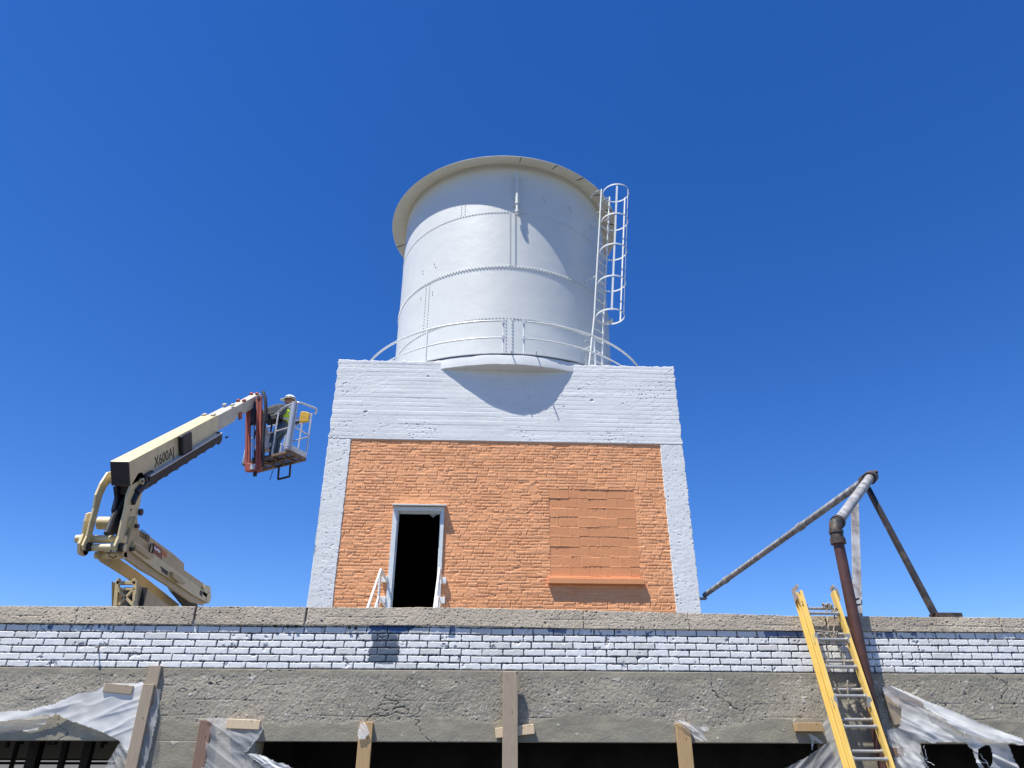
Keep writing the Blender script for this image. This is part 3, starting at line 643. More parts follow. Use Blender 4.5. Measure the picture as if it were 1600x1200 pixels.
# railing round the slab
gl, gr = cyl(786.5, 520, RR)[0], cyl(818.5, 520, RR)[0]
lad_th = cyl(936, 540, RR)[0]
def railing(a0, a1, postang, label, plates):
    t = thing('guard_railing', label, 'railing', (XC+RR*sin((a0+a1)/2), YC-RR*cos((a0+a1)/2), ZD), 'curved white guard railings round the tank')
    n_ = max(12, int(abs(a1-a0)*24))
    b = MB(); b.tube(ringpts(RR, ZR1, a0, a1, n_), .026, 8); b.build('top_rail', MT['rail'], t, smooth=True)
    b = MB(); b.tube(ringpts(RR, ZR2, a0, a1, n_), .02, 8); b.build('middle_rail', MT['rail'], t, smooth=True)
    for a in postang:
        P_ = Vector((XC+RR*sin(a), YC-RR*cos(a), 0)); b = MB(); b.tube([P_+Vector((0, 0, ZD-.0)), P_+Vector((0, 0, ZR1))], .023, 8)
        b.tube([P_+Vector((0, 0, ZD)), P_+Vector((0, 0, ZD+.03))], .06, 10); b.build('post', MT['rail'], t, smooth=True)
    for a in plates:
        for z in (ZR1-.03, ZR2):
            P_ = Vector((XC+RR*sin(a), YC-RR*cos(a), z)); b = MB(); b.box(P_.x-.04, P_.x+.04, P_.y-.05, P_.y-.02, P_.z-.06, P_.z+.05); b.build('hinge_plate', MT['galv'], t, bevel=.006)
    return t
pl = cyl(667, 530, RR)[0]
railing(-2.6, gl, [gl, pl, pl-.55, pl-1.1, -2.2], 'curved white guard railing on the left of the gap in front of the tank', [gl])
railing(gr, 2.6, [gr, cyl(929, 548, RR)[0], 1.35, 1.9, 2.4], 'curved white guard railing on the right of the gap, running behind the caged ladder', [gr])
# short brackets that stick out of the slab edge
for px in (833, 852):
    th4 = cyl(px-44, 560, RB)[0]
    pass

# caged ladder
def cp(px, py, rad): th, z = cyl(px, py, rad); return Vector((XC+rad*sin(th), YC-rad*cos(th), z)), th
p0, t0_ = cp(940, 296, 3.74); p1, t1_ = cp(928.5, 497, 3.40); p2, t2_ = cp(915, 571, 3.25); p2.z = ZD
thL = (t0_+t1_)/2+.05; nL = Vector((sin(thL), -cos(thL), 0)); tL = Vector((cos(thL), sin(thL), 0))
zh0, zh1 = p0.z-.20, p1.z+.0
def st_(z): # near stile position at height z
    if z > p1.z: return p1.lerp(p0, (z-p1.z)/(p0.z-p1.z))
    return p2.lerp(p1, (z-p2.z)/(p1.z-p2.z))
def cLz(z): q = st_(z)+tL*.21; q.z = 0; return q
CL = thing('caged_ladder', 'tall white steel ladder with safety cage on the right side of the tank', 'ladder', tuple(p2))
for s in (-1, 1):
    o_ = tL*(.42 if s > 0 else 0); e_ = Vector((0, 0, 0))
    b2 = p2 if s < 0 else Vector((p1.x, p1.y, ZD))-(p0-p1)*.35; b2 = Vector((b2.x, b2.y, ZD))
    b = MB(); b.tube([b2+o_, p1+o_, p0+o_, p0+o_-nL*.30+Vector((0, 0, .02)), p0+o_-nL*.40-Vector((0, 0, .10))], .025, 8); b.build('side_rail', MT['rail'], CL)
nr = int((zh0-ZD)/.305)
for k in range(nr):
    z = ZD+.25+k*.305; b = MB(); q = cLz(max(z, p1.z-.4)) if z < p1.z else cLz(z); b.tube([st_(z), (st_(z) if z > p1.z else Vector((p1.x, p1.y, z))-(p0-p1)*.35*(p1.z-z)/(p1.z-ZD)+Vector((0, 0, (p0-p1).z*.35*(p1.z-z)/(p1.z-ZD))))+tL*.42], .013, 6); b.build('rung', MT['rail'], CL)
CR = .365
for k in range(5):
    z = zh1+(zh0-zh1)*k/4; hc = cLz(z)+nL*.36; b = MB(); n_ = 40; vs = []
    pts = [hc+(nL*cos(a)+tL*sin(a))*CR for a in [2*pi*i/n_ for i in range(n_)]]
    for p in pts:
        d = (p-hc).normalized()
        vs += [p+Vector((0, 0, z-.022)), p+Vector((0, 0, z+.022)), p+d*.008+Vector((0, 0, z+.022)), p+d*.008+Vector((0, 0, z-.022))]
    b.add(vs, [(i*4+j, i*4+(j+1) % 4, ((i+1) % n_)*4+(j+1) % 4, ((i+1) % n_)*4+j) for i in range(n_) for j in range(4)])
    b.build('cage_hoop', MT['rail'], CL, smooth=False)
for a in (-.9, 0.3, 1.35):
    d = nL*cos(a)+tL*sin(a); b = MB(); b.bar(cLz(zh1)+nL*.36+d*(CR-.008)+Vector((0, 0, zh1-.03)), cLz(zh0)+nL*.36+d*(CR-.008)+Vector((0, 0, zh0+.03)), .05, .009, d); b.build('cage_bar', MT['rail'], CL)
for k in range(3):
    z = ZD+1.2+k*2.2
    for s in (-1, 1):
        p = cLz(z)+tL*.21*s+Vector((0, 0, z)); b = MB(); c0_ = Vector((XC, YC, z)); b.tube([p, c0_+(p-c0_).normalized()*R], .014, 6); b.build('standoff', MT['rail'], CL)

# ------------------------------------------------------------------ pipe frame on the right
PF = thing('pipe_frame', 'peeling white pipe run with elbow and brown downpipe, braced over the wall at right', 'pipe', (3.43, D1-.1, 0))
YP = D1-.125
el = at(1306, 822, YP); px_ = at(1334, 965, YP).x; elp = Vector((px_, YP, el.z))
YA = 9.0; ap = at(1362, 743, YA)
b = MB(); b.tube([(px_, YP, .0), (px_, YP, elp.z-.06)], .057, 16); b.build('downpipe', MT['brownpipe'], PF, smooth=True)
d = (ap-elp).normalized(); e2 = elp+d*.14
b = MB(); b.tube([elp-Vector((0, 0, .18)), elp-Vector((0, 0, .05)), elp+Vector((0, 0, .01))+d*.03, e2], .068, 16); b.tube([elp-Vector((0, 0, .20)), elp-Vector((0, 0, .14))], .080, 16); b.tube([elp-Vector((0, 0, .08)), elp-Vector((0, 0, .055))], .076, 16); b.tube([e2-d*.03, e2+d*.03], .080, 16); b.build('elbow', MT['rusty'], PF, smooth=True)
b = MB(); b.tube([e2, ap-d*.06], .058, 16); b.build('upper_pipe', MT['peel'], PF, smooth=True)
far = at(1101, 930, D2+.35); far.x = max(far.x, XR+.03)
d2 = (far-ap).normalized()
b = MB(); b.tube([ap-d*.10, ap-d*.02, ap+Vector((.03, .03, .0)), ap+Vector((.02, .06, -.01))+d2*.05], .074, 14); b.tube([ap-d*.16, ap-d*.09], .086, 14); b.tube([ap+d2*.12, ap+d2*.2], .075, 14); b.tube([ap+Vector((.03, 0, .04)), ap+Vector((.08, -.01, .05))], .03, 8); b.build('top_fitting', MT['rusty'], PF, smooth=True)
b = MB(); b.tube([ap+d2*.1, far], .050, 14)
for k in (.33, .82): q = ap+(far-ap)*k; b.tube([q-d2*.06, q+d2*.06], .062, 14)
b.build('long_pipe', MT['peel'], PF, smooth=True)
# flat strut
s0 = at(1336, 962, D1+.12); s1_ = at(1334, 775, 8.75)
b = MB(); b.bar(s0-Vector((0, 0, .1)), s1_, .075, .02, (0, 1, 0)); b.bar(s0-Vector((-.05, -.01, .1)), s1_+Vector((.048, .01, 0)), .012, .05, (0, 1, 0)); b.build('flat_strut', MT['peelstrut'], PF)
b = MB()
for dz in (-.03, .03): b.tube([s0+Vector((.07*cos(a), .05*sin(a)-.02, .14+dz+.01*cos(3*a))) for a in [k*pi/8 for k in range(17)]], .007, 5)
b.build('tie_wire', MT['rusty'], PF)
t0 = at(1461, 961, D1+.06); t1 = at(1356, 763, 8.95)
b = MB(); b.bar(t0, t1, .055, .055, (0, 1, 0)); b.build('black_strut', MT['darkstrut'], PF)
b = MB(); b.bar(ap+Vector((-.05, 0, -.05)), t1+Vector((0, 0, .02)), .03, .06); b.build('strut_clip', MT['rusty'], PF)
q0 = at(1453, 959, D1+.14); q1 = at(1494, 960, D1+.14)
WB = MB(); zb0 = float(ctop(np.array(q0.x)))+.002
WB.box(q0.x, q1.x, D1+.03, D1+.17, zb0, zb0+.052); tag(WB.build('wood_block', MT['rusty'], bevel=.006), 'short charred wooden block lying on the wall top under the black strut foot', 'wood block')

# ------------------------------------------------------------------ extension ladder
EL = thing('extension_ladder', 'yellow fibreglass extension ladder leaning on the wall, aluminium rungs tied with rope', 'ladder', (3.4, 6.7, 0))
XLl, XLr = at(1243, 930, 7.6).x, at(1306, 930, 7.6).x
def ladpt(x, z, off=0):  # ladder plane: touches coping edge
    zt0, yt0 = float(ctop(np.array(3.4))), YCP-.04
    y = yt0-(zt0-z)*math.tan(radians(15.5)); return Vector((x, y-off, z))
tp = 2.92+.18
nrm = Vector((0, -cos(radians(15.5)), sin(radians(15.5))))
# find top height so it projects at y=927
for z in np.arange(2.9, 3.6, .01):
    P_ = np.array(ladpt(XLl, z))-C0
    if 600-F*(P_@up2)/(P_@fw) < 929: break
ztop_ = z
XLl, XLr = at(1242, 930, ladpt(0, ztop_).y).x, at(1298, 930, ladpt(0, ztop_).y).x
def crail(x, side, z0, z1, off, w=.03, dpt=.075):
    b = MB(); a = ladpt(x, z0)+nrm*off; c_ = ladpt(x, z1)+nrm*off
    X_ = Vector((1, 0, 0))
    b.bar(a, c_, .006, dpt, nrm) if 0 else None
    for dx, dn, ww, hh in ((0, 0, .006, dpt), (side*w/2, dpt/2-.004, w, .008), (side*w/2, -dpt/2+.004, w, .008)):
        p = a+X_*dx+nrm*dn; q = c_+X_*dx+nrm*dn; dd = (q-p).normalized()
        A_ = X_*ww/2; B_ = nrm*hh/2; b.hexa([p-A_-B_, p+A_-B_, p+A_+B_, p-A_+B_, q-A_-B_, q+A_-B_, q+A_+B_, q-A_+B_])
    return b
wl_ = .027
for off, dx, zt_2, zb_2 in ((.035, 0, ztop_, .02), (.105, .028, ztop_-.02, 1.0)):
    for x, s in ((XLl, -1), (XLr, 1)):
        o = crail(x+(-s)*dx, s, zb_2, zt_2, off, wl_, .062).build('side_rail', MT['yfg'], EL)
z = ztop_-.17; k = 0
while z > .2:
    for off, x0_, x1_, dz in ((.035, XLl, XLr, 0), (.105, XLl+.028, XLr-.028, -.082)):
        b = MB(); p = ladpt(x0_, z+dz)+nrm*off; q = ladpt(x1_, z+dz)+nrm*off; b.tube([p, q], .0155, 10)
        for e_ in (p, q): b.tube([e_+Vector((.012 if e_ is p else -.012, 0, 0)), e_+Vector((.028 if e_ is p else -.028, 0, 0))], .024, 10)
        if z+dz > (1.05 if off > .05 else .1): b.build('rung', MT['alu'], EL, smooth=True)
    z -= .268
for x, s in ((XLl, -1), (XLr, 1)):
    b = MB(); p = ladpt(x, ztop_-.1)+nrm*.07; q = ladpt(x, ztop_+.03)+nrm*.07; b.bar(p+Vector((s*.036, 0, 0)), q+Vector((s*.036, 0, 0)), .006, .08, nrm); b.bar(q-nrm*.03, q+nrm*.05+Vector((0, 0, .01)), .02, .03)
    b.build('end_cap', MT['alu'], EL)
for x, s in ((XLl, -1), (XLr, 1)):
    for zz in (ztop_-.55, ztop_-1.15, 1.2):
        b = MB(); p = ladpt(x-s*.03, zz)+nrm*.09; b.bar(p, p+Vector((0, 0, .09)), .03, .07, nrm); b.build('guide_bracket', MT['alu'], EL)
# ropes
def wob(p, q, n=14, amp=.02, sag=0, sd=1):
    rr_ = random.Random(sd); return [p.lerp(q, i/n)+Vector((rr_.uniform(-amp, amp), rr_.uniform(-amp, amp)*.5, -sag*4*(i/n)*(1-i/n))) for i in range(n+1)]
RP = thing('rope', 'frayed grey rope knotted round the upper ladder rungs and hanging down', 'rope', (3.4, 7.5, 2.5))
def coil(c_, r_, n_, sd, rad=.008):
    rr_ = random.Random(sd); pts = [c_+Vector((r_*cos(i*.8)*rr_.uniform(.6, 1.2), r_*.8*sin(i*.8)*rr_.uniform(.6, 1.2), r_*sin(i*1.3+sd))) for i in range(n_)]
    b = MB(); b.tube(pts, rad, 6); return b
z1r = ztop_-.17
for px, py, r_, n_, sd in ((1297, 948, .03, 22, 1), (1305, 955, .035, 22, 2), (1285, 990, .022, 14, 3), (1303, 993, .04, 26, 4), (1290, 947, .03, 14, 5)):
    p = at(px, py, ladpt(0, at(px, py, 7.4).z).y-.08); coil(p, r_, n_, sd).build('knot', MT['rope'], RP)
for a_, b_, sd in (((1289, 992), (1295, 1032), 1), ((1305, 998), (1317, 1030), 2), ((1290, 1030), (1298, 1052), 3), ((1317, 1020), (1321, 1045), 4), ((1302, 1065), (1314, 1086), 5), ((1324, 1063), (1326, 1095), 6), ((1296, 946), (1290, 960), 7), ((1270, 985), (1300, 988), 9), ((1305, 958), (1303, 990), 8), ((1252, 940), (1262, 946), 10)):
    yy = ladpt(0, at(a_[0], a_[1], 7.4).z).y-.09; b = MB(); b.tube(wob(at(*a_, yy), at(*b_, yy-.01), 8, .006, 0, sd), .0075, 6); b.build('strand', MT['rope'], RP)

# ------------------------------------------------------------------ wood posts, cleats
def board(px0, px1, pyt, pyb, Yf, thick, mat, name, label, cat='wood post', group=None, tilt=0, bevel=.004):
    """upright or cross board standing in front of the wall; px span of its front face at the top edge"""
    a = at(px0, pyt, Yf); c_ = at(px1, pyt, Yf); zb = at(px0, pyb, Yf).z if pyb else 0
    b = MB(); w = c_.x-a.x; cx = (a.x+c_.x)/2; h = a.z-zb; cz = (a.z+zb)/2
    b.hexa([(-w/2, 0, -h/2), (w/2, 0, -h/2), (w/2, thick, -h/2), (-w/2, thick, -h/2), (-w/2, 0, h/2), (w/2, 0, h/2), (w/2, thick, h/2), (-w/2, thick, h/2)])
    R_ = Matrix.Rotation(radians(tilt), 3, 'Y'); b.v = [tuple(R_@Vector(v)) for v in b.v]
    o = b.build(name, mat, bevel=bevel); o.location = (cx, Yf, cz); tag(o, label, cat, group); return o
GP = 'upright boards fixed across the open bays'; GC = 'short cleats nailed to the concrete beam'
board(232, 252, 1040, 1150, D1-.045, .038, MT['wgrey'], 'wood_post', 'short grey board behind the long leaning-looking board at left of the first pier', group=GP)
board(223, 241, 1069, None, D1-.086, .038, MT['wgrey'], 'wood_post', 'long weathered grey board with nail holes, leftmost upright, over the plastic film', group=GP)
board(313, 332, 1125, None, D1-.060, .038, MT['wbrown'], 'wood_post', 'reddish brown weathered upright board beside the pale pine cleat', group=GP)
board(562, 583, 1128, None, D1-.045, .038, MT['pine'], 'wood_post', 'tan pine upright with a scrap of white film round its top, left of centre', group=GP)
board(786, 809, 1049, None, D1-.095, .038, MT['wgrey'], 'wood_post', 'tall pale grey upright board reaching the brick courses, in the centre', group=GP)
board(1056, 1078, 1130, None, D1-.055, .038, MT['pine'], 'wood_post', 'tan pine upright with knots and film at its top right, right of centre', group=GP)
board(1384, 1402, 1080, 1132, D1-.055, .038, MT['wgrey'], 'wood_post', 'stubby stained upright under film, just right of the brown downpipe', group=GP, tilt=-8)
board(163, 209, 1069, 1083, D1-.07, .038, MT['wgrey'], 'wood_cleat', 'grey cleat pinning the top of the big film at left', 'wood cleat', GC, tilt=5)
board(355, 407, 1124, 1139, D1-.075, .05, MT['pinel'], 'wood_cleat', 'pale new pine cleat holding torn film over the first pier', 'wood cleat', GC, tilt=2)
board(774, 835, 1134, 1150, D1-.055, .04, MT['pinel'], 'wood_cleat', 'broken pine cleat crossing behind the tall central upright', 'wood cleat', GC, tilt=-6)
board(1243, 1285, 1129, 1143, D1-.09, .07, MT['pine'], 'wood_cleat', 'pinkish pine cleat just left of the yellow ladder', 'wood cleat', GC, tilt=0)
board(1404, 1441, 1092, 1103, D1-.08, .05, MT['pine'], 'wood_cleat', 'orange-brown cleat with dark stain, at the top of the right film', 'wood cleat', GC, tilt=6)
# wooden shelf end by the foot of the downpipe
board(1376, 1410, 1168, 1182, D1-.10, .09, MT['wbrown'], 'wood_cleat', 'dark rough cleat low on the pier behind the right ladder rail', 'wood cleat', GC, tilt=-2)

# ------------------------------------------------------------------ plastic film
def film(name, label, poly, Y0, dens, folds, sd, amp=.03, step=1.6, holes=(), group='torn woven plastic films over the bays'):
    xs = [p[0] for p in poly]; ys = [p[1] for p in poly]
    X = np.arange(min(xs)-step, max(xs)+2*step, step); Yp = np.arange(min(ys)-step, max(ys)+2*step, step)
    U, V = np.meshgrid(X, Yp)
    def inside(px, py, pl_):
        r_ = np.zeros(px.shape, bool); j = len(pl_)-1
        for i in range(len(pl_)):
            xi, yi = pl_[i]; xj, yj = pl_[j]
            c_ = ((yi > py) != (yj > py)) & (px < (xj-xi)*(py-yi)/(yj-yi+1e-9)+xi); r_ ^= c_; j = i
        return r_
    jx = 3*(fbm(U, V, .10, 3, sd+5)-.5); jy = 3*(fbm(U, V, .10, 3, sd+6)-.5)
    K = inside(U+jx, V+jy, poly)
    for h_ in holes: K &= ~inside(U+jx*1.6, V+jy*1.6, h_)
    K = K[:-1, :-1] & K[1:, 1:]
    an = radians(folds[0]); s_ = (U*cos(an)+V*sin(an)); t_ = (-U*sin(an)+V*cos(an))
    q_ = folds[1]*.5; ridge = 1-np.abs(fbm(s_*.10, t_+6*fbm(s_, t_, .02, 2, sd+9), q_, 2, sd, .4)-.5)*2
    crum = fbm(U, V, .022, 3, sd+1, .5); r2 = 1-np.abs(fbm(s_*.16+90, t_, q_*2.2, 2, sd+3, .4)-.5)*2
    h = amp*(.7*ridge**3+.8*crum+.22*r2**4)
    dn = np.clip(dens*(.22+.62*crum+.40*sstep(.86, .99, ridge)+.2*sstep(.9, .99, r2)), 0, 1)
    vid = -np.ones(U.shape, int); vs = []; ds = []; fs = []
    nz, nx = K.shape
    def gid(i, j):
        if vid[i, j] < 0:
            vid[i, j] = len(vs); vs.append(at(U[i, j], V[i, j], Y0-h[i, j])); ds.append(dn[i, j])
        return vid[i, j]
    for i in range(nz):
        for j in range(nx):
            if K[i, j]: fs.append((gid(i, j), gid(i+1, j), gid(i+1, j+1), gid(i, j+1)))
    me = bpy.data.meshes.new(name); me.from_pydata(vs, [], fs); A = me.attributes.new('dens', 'FLOAT', 'POINT'); A.data.foreach_set('value', np.array(ds, np.float32))
    o = link(name, me, MT['mesh'], None, True); tag(o, label, 'plastic film', group); return o
film('plastic_film', 'big shiny white film gathered under the left cleat and sweeping to the left edge',
     [(-60, 1118), (0, 1111), (40, 1110), (85, 1098), (120, 1083), (150, 1079), (165, 1068), (223, 1066), (236, 1080), (222, 1120), (214, 1150), (200, 1175), (186, 1158), (150, 1140), (118, 1130), (88, 1116), (66, 1134), (80, 1118), (50, 1122), (0, 1128), (-60, 1132)],
     D1-.035, 1.9, (-20, .06), 201, .026)
film('plastic_film', 'thin clear film over the beam edge at the far left, under the big white film',
     [(-60, 1126), (0, 1120), (50, 1118), (86, 1114), (66, 1136), (55, 1146), (30, 1142), (0, 1148), (-60, 1150)], D1-.02, .30, (-5, .2), 205, .02)
film('plastic_film', 'narrow crumpled grey film hanging along the right side of the leftmost upright',
     [(236, 1072), (252, 1078), (246, 1120), (238, 1165), (228, 1200), (224, 1230), (206, 1230), (216, 1180), (228, 1120)], D1-.03, .42, (80, .2), 211, .03)
film('plastic_film', 'crumpled clear film hanging in the left bay beside the first pier',
     [(186, 1160), (200, 1168), (206, 1195), (196, 1235), (150, 1235), (168, 1190)], D1-.04, .30, (70, .25), 215, .04)
film('plastic_film', 'dark bluish mesh film stretched from the pale pine cleat down over the first pier',
     [(313, 1123), (335, 1120), (356, 1121), (408, 1123), (412, 1140), (404, 1155), (388, 1172), (382, 1178), (400, 1190), (425, 1205), (440, 1235), (310, 1235), (316, 1180), (330, 1130)], D1-.035, .34, (40, .09), 221, .03)
film('plastic_film', 'bright white frayed film edge bulging below the pale pine cleat',
     [(382, 1176), (400, 1178), (415, 1182), (430, 1190), (450, 1195), (462, 1205), (470, 1235), (438, 1235), (425, 1206), (400, 1190)], D1-.07, 1.3, (30, .2), 225, .05)
film('plastic_film', 'small white scrap of film wrapped round the top of the left pine upright', [(562, 1131), (570, 1129), (578, 1144), (572, 1155), (560, 1157), (558, 1145)], D1-.052, 1.1, (60, .3), 231, .012, 1.0)
film('plastic_film', 'small torn film caught on top of the right pine upright', [(1052, 1126), (1066, 1124), (1082, 1131), (1092, 1136), (1104, 1133), (1111, 1142), (1098, 1144), (1106, 1158), (1090, 1160), (1080, 1145), (1062, 1131)], D1-.045, .7, (35, .3), 235, .03, 1.1)
film('plastic_film', 'mesh film fanning out behind the yellow ladder to its left foot', [(1284, 1130), (1300, 1118), (1318, 1150), (1330, 1200), (1336, 1235), (1190, 1235), (1215, 1205), (1255, 1185), (1285, 1165), (1292, 1160)], D1-.06, .36, (-50, .08), 241, .03)
film('plastic_film', 'little white torn strip dangling under the pinkish cleat', [(1262, 1146), (1270, 1148), (1288, 1162), (1284, 1163), (1272, 1157), (1270, 1172), (1267, 1172), (1267, 1156)], D1-.03, 1.1, (45, .3), 245, .01, 1.0)
film('plastic_film', 'large mesh film stretched from the orange-brown cleat to the right edge, with torn holes',
     [(1378, 1074), (1390, 1070), (1440, 1091), (1480, 1107), (1520, 1124), (1560, 1140), (1590, 1152), (1660, 1175), (1660, 1240), (1400, 1240), (1398, 1190), (1388, 1155), (1384, 1140), (1405, 1135), (1408, 1106), (1390, 1092), (1382, 1086)],
     D1-.05, 0.80, (25, .07), 251, .045, holes=[[(1437, 1161), (1470, 1160), (1508, 1160), (1518, 1172), (1530, 1200), (1532, 1245), (1460, 1245), (1440, 1185)], [(1528, 1170), (1545, 1164), (1550, 1180), (1546, 1205), (1538, 1200), (1530, 1186)], [(1576, 1163), (1600, 1166), (1650, 1180), (1650, 1215), (1600, 1212), (1584, 1185)]])
film('plastic_film', 'bright doubled fold of film crossing the large right film', [(1440, 1093), (1480, 1108), (1520, 1125), (1570, 1145), (1600, 1155), (1600, 1163), (1560, 1160), (1520, 1150), (1500, 1143), (1470, 1120), (1442, 1104)], D1-.11, 1.0, (23, .12), 261, .02)
film('plastic_film', 'crumpled clear film hanging just right of the ladder foot', [(1394, 1142), (1408, 1146), (1425, 1165), (1440, 1180), (1452, 1200), (1460, 1240), (1404, 1240), (1404, 1190)], D1-.09, .45, (55, .2), 265, .05)
# loose threads
for k, (a_, b_) in enumerate([((404, 1142), (396, 1160)), ((396, 1160), (384, 1175)), ((1443, 1165), (1448, 1185)), ((1442, 1182), (1460, 1196)), ((1532, 1178), (1548, 1200)), ((1530, 1188), (1545, 1192))]):
    b = MB(); b.tube(wob(at(*a_, D1-.05), at(*b_, D1-.05), 8, .012, .01, k), .003, 5); tag(b.build('thread', MT['white']), ['curly thread', 'frayed thread', 'looping thread', 'long stray thread', 'slanting thread', 'short level thread'][k]+(' at the torn edge of the film over the first pier' if k < 2 else ' across a torn hole in the large right film')+(', upper one' if k in (0,) else ', lower one' if k == 1 else ''), 'thread', 'loose plastic threads')

exec_lift = True
# ------------------------------------------------------------------ boom lift
XF = -4.92                       # plane of the lift's right-hand side
LF = thing('boom_lift', 'cream articulated boom lift raised behind the roof at left, red jib and caged basket', 'boom lift', (-5.1, 13.6, 0))
def poly(pts, X=XF): return [atx(px, py, X) for px, py in pts]
def plate(name, pts, thick, mat, X=XF, parent=None, bevel=.006):
    b = MB(); b.prism(poly(pts, X), (-thick, 0, 0)); return b.build(name, mat, parent or LF, bevel=bevel)
WB_ = .27
def boomface(px): # y of upper and lower edge of the base section on plane XF
    return None
# base section: straight box
pTR, pBR = atx(202.5, 721, XF), atx(203, 753.5, XF)
pTE = atx(335, 651, XF); ax = (pTE-pTR).normalized(); Lb = (pTE-pTR).length+.15
perp = Vector((0, -ax.z, ax.y)); perp = perp if perp.z > 0 else -perp
hB = .355
def bx_box(a0, a1, h0, h1, x0, x1, mb):
    P = lambda a, h, x: Vector((x, 0, 0))+Vector((0, pTR.y, pTR.z))+Vector((0, ax.y, ax.z))*a+Vector((0, perp.y, perp.z))*h
    mb.hexa([P(a0, h0, x0), P(a0, h0, x1), P(a1, h0, x1), P(a1, h0, x0), P(a0, h1, x0), P(a0, h1, x1), P(a1, h1, x1), P(a1, h1, x0)]); return mb
BP = lambda a, h, x: Vector((x, pTR.y+ax.y*a+perp.y*h, pTR.z+ax.z*a+perp.z*h))
b = bx_box(0, Lb, -hB, 0, XF-WB_, XF, MB()); base = b.build('base_boom', MT['liftcream'], LF, bevel=.012)
b = bx_box(-.012, 0.0, -hB+.01, -.01, XF-WB_+.01, XF-.01, MB()); b.build('end_cap', MT['navy'], base)
tip = atx(411, 611, XF); Lt = (Vector((0, tip.y, tip.z))-Vector((0, pTR.y, pTR.z))).dot(Vector((0, ax.y, ax.z)))
b = bx_box(Lb, Lb+1.0, -hB+.035, -.03, XF-WB_+.03, XF-.03, MB()); b.build('middle_boom', MT['liftgrey'], LF, bevel=.008)
b = bx_box(Lb+1.0, Lt, -hB+.065, -.055, XF-WB_+.055, XF-.055, MB()); b.build('fly_boom', MT['liftgrey'], LF, bevel=.008)
for a in (Lb-.02, Lb+.98):
    for x in (XF-.05, XF-WB_+.06):
        b = bx_box(a-.1, a+.02, 0, .03, x-.03, x+.02, MB()); b.build('wear_pad', MT['liftgrey'], LF)
for a in (Lb+1.7, Lt-.15):
    for x in (XF-.07, XF-WB_+.08):
        b = bx_box(a-.08, a+.02, -.055, -.01, x-.03, x+.02, MB()); b.build('wear_pad', MT['red'], LF)
b = bx_box(Lb+1.25, Lb+1.4, -hB+.0, -hB+.14, XF-.058, XF-.03, MB()); b.build('boom_stop', MT['red'], LF)
# power track along the underside
b = bx_box(.42, Lb+.02, -hB-.13, -hB+.02, XF+.005, XF+.06, MB()); tr_ = b.build('power_track', MT['steel'], LF, bevel=.005)
b = bx_box(.42, Lb-.02, -hB+.018, -hB+.034, XF+.006, XF+.085, MB()); b.build('track_edge', MT['galv'], tr_)
b = MB()
for k in range(9): bx_box(.6+k*.37, .68+k*.37, -hB-.15, -hB-.13, XF+.01, XF+.05, b)
b.build('track_links', MT['black'], tr_)
b = MB(); b.tube([BP(Lb-.1, -hB-.06, XF+.03)+Vector((0, .0, 0))+(Vector((0, ax.y, ax.z))*.16*cos(t)+Vector((0, perp.y, perp.z))*.10*sin(t)) for t in [k*pi/8-pi/2 for k in range(9)]], .022, 8); b.build('track_loop', MT['black'], tr_)
b = bx_box(1.55, 1.95, -hB+.02, .0, XF+.002, XF+.075, MB()); b.build('hose_cover', MT['steel'], LF, bevel=.03)
# lettering on the base section
def text(body, size, origin, xd, yd, mat, parent, name='lettering', sx=1.0, ext=.002):
    cu = bpy.data.curves.new('t', 'FONT'); cu.body = body; cu.size = size; cu.extrude = ext; cu.space_character = 1.05
    o = bpy.data.objects.new('t', cu); COL.objects.link(o); bpy.context.view_layer.update()
    me = bpy.data.meshes.new_from_object(o.evaluated_get(bpy.context.evaluated_depsgraph_get())); bpy.data.objects.remove(o)
    xd = Vector(xd).normalized(); yd = Vector(yd).normalized(); zd = xd.cross(yd)
    Mx = Matrix([[xd[i]*sx, yd[i], zd[i], origin[i]] for i in range(3)]+[[0, 0, 0, 1]]); me.transform(Mx); me.name = name; me.materials.clear()
    return link(name, me, mat, parent)
axv = Vector((0, ax.y, ax.z)); ppv = Vector((0, perp.y, perp.z))
text('X600AJ', .22, BP(.72, -hB+.07, XF+.003), axv, ppv, MT['black'], base, sx=.95)
# upright link plates
LK = [(216, 739), (222, 737), (225, 743), (222, 752), (214, 762), (208, 776), (204, 792), (200, 808), (196, 826), (191, 846), (186, 860), (181, 860), (180, 853), (186, 838), (191, 815), (196, 795), (199, 774), (206, 756)]
lk = plate('link_plate', LK, .03, MT['liftcream'])
plate('link_plate', LK, .03, MT['liftcream'], XF-.40+.0) if 0 else None
b = MB(); b.prism([v+Vector((-.42, 0, 0)) for v in poly(LK)], (-.03, 0, 0)); b.build('link_plate', MT['liftcream'], LF, bevel=.006)
# tan upright casting behind the links
CS = [(224, 762), (220, 786), (217, 800), (213, 830), (200, 848), (188, 850), (196, 800), (205, 770)]
b = MB(); b.prism([v+Vector((-.06, .12, 0)) for v in poly(CS)], (-.025, 0, 0)); cs = b.build('upright_casting', MT['liftcream'], LF, bevel=.006)
b = MB(); p = atx(214, 797, XF-.055)+Vector((0, .1, 0)); b.tube([p, p+Vector((.03, 0, 0))], .05, 14); b.build('pivot_pin', MT['black'], cs)
b = MB(); p = atx(219, 752, XF+.0); b.tube([p-Vector((.4, 0, 0)), p+Vector((.04, 0, 0))], .045, 14); b.build('pivot_pin', MT['liftcream'], lk)
p = atx(218, 752, XF); b = MB(); b.tube([p+Vector((.04, 0, 0)), p+Vector((.05, 0, 0))], .02, 10); b.build('pin_bolt', MT['black'], lk)
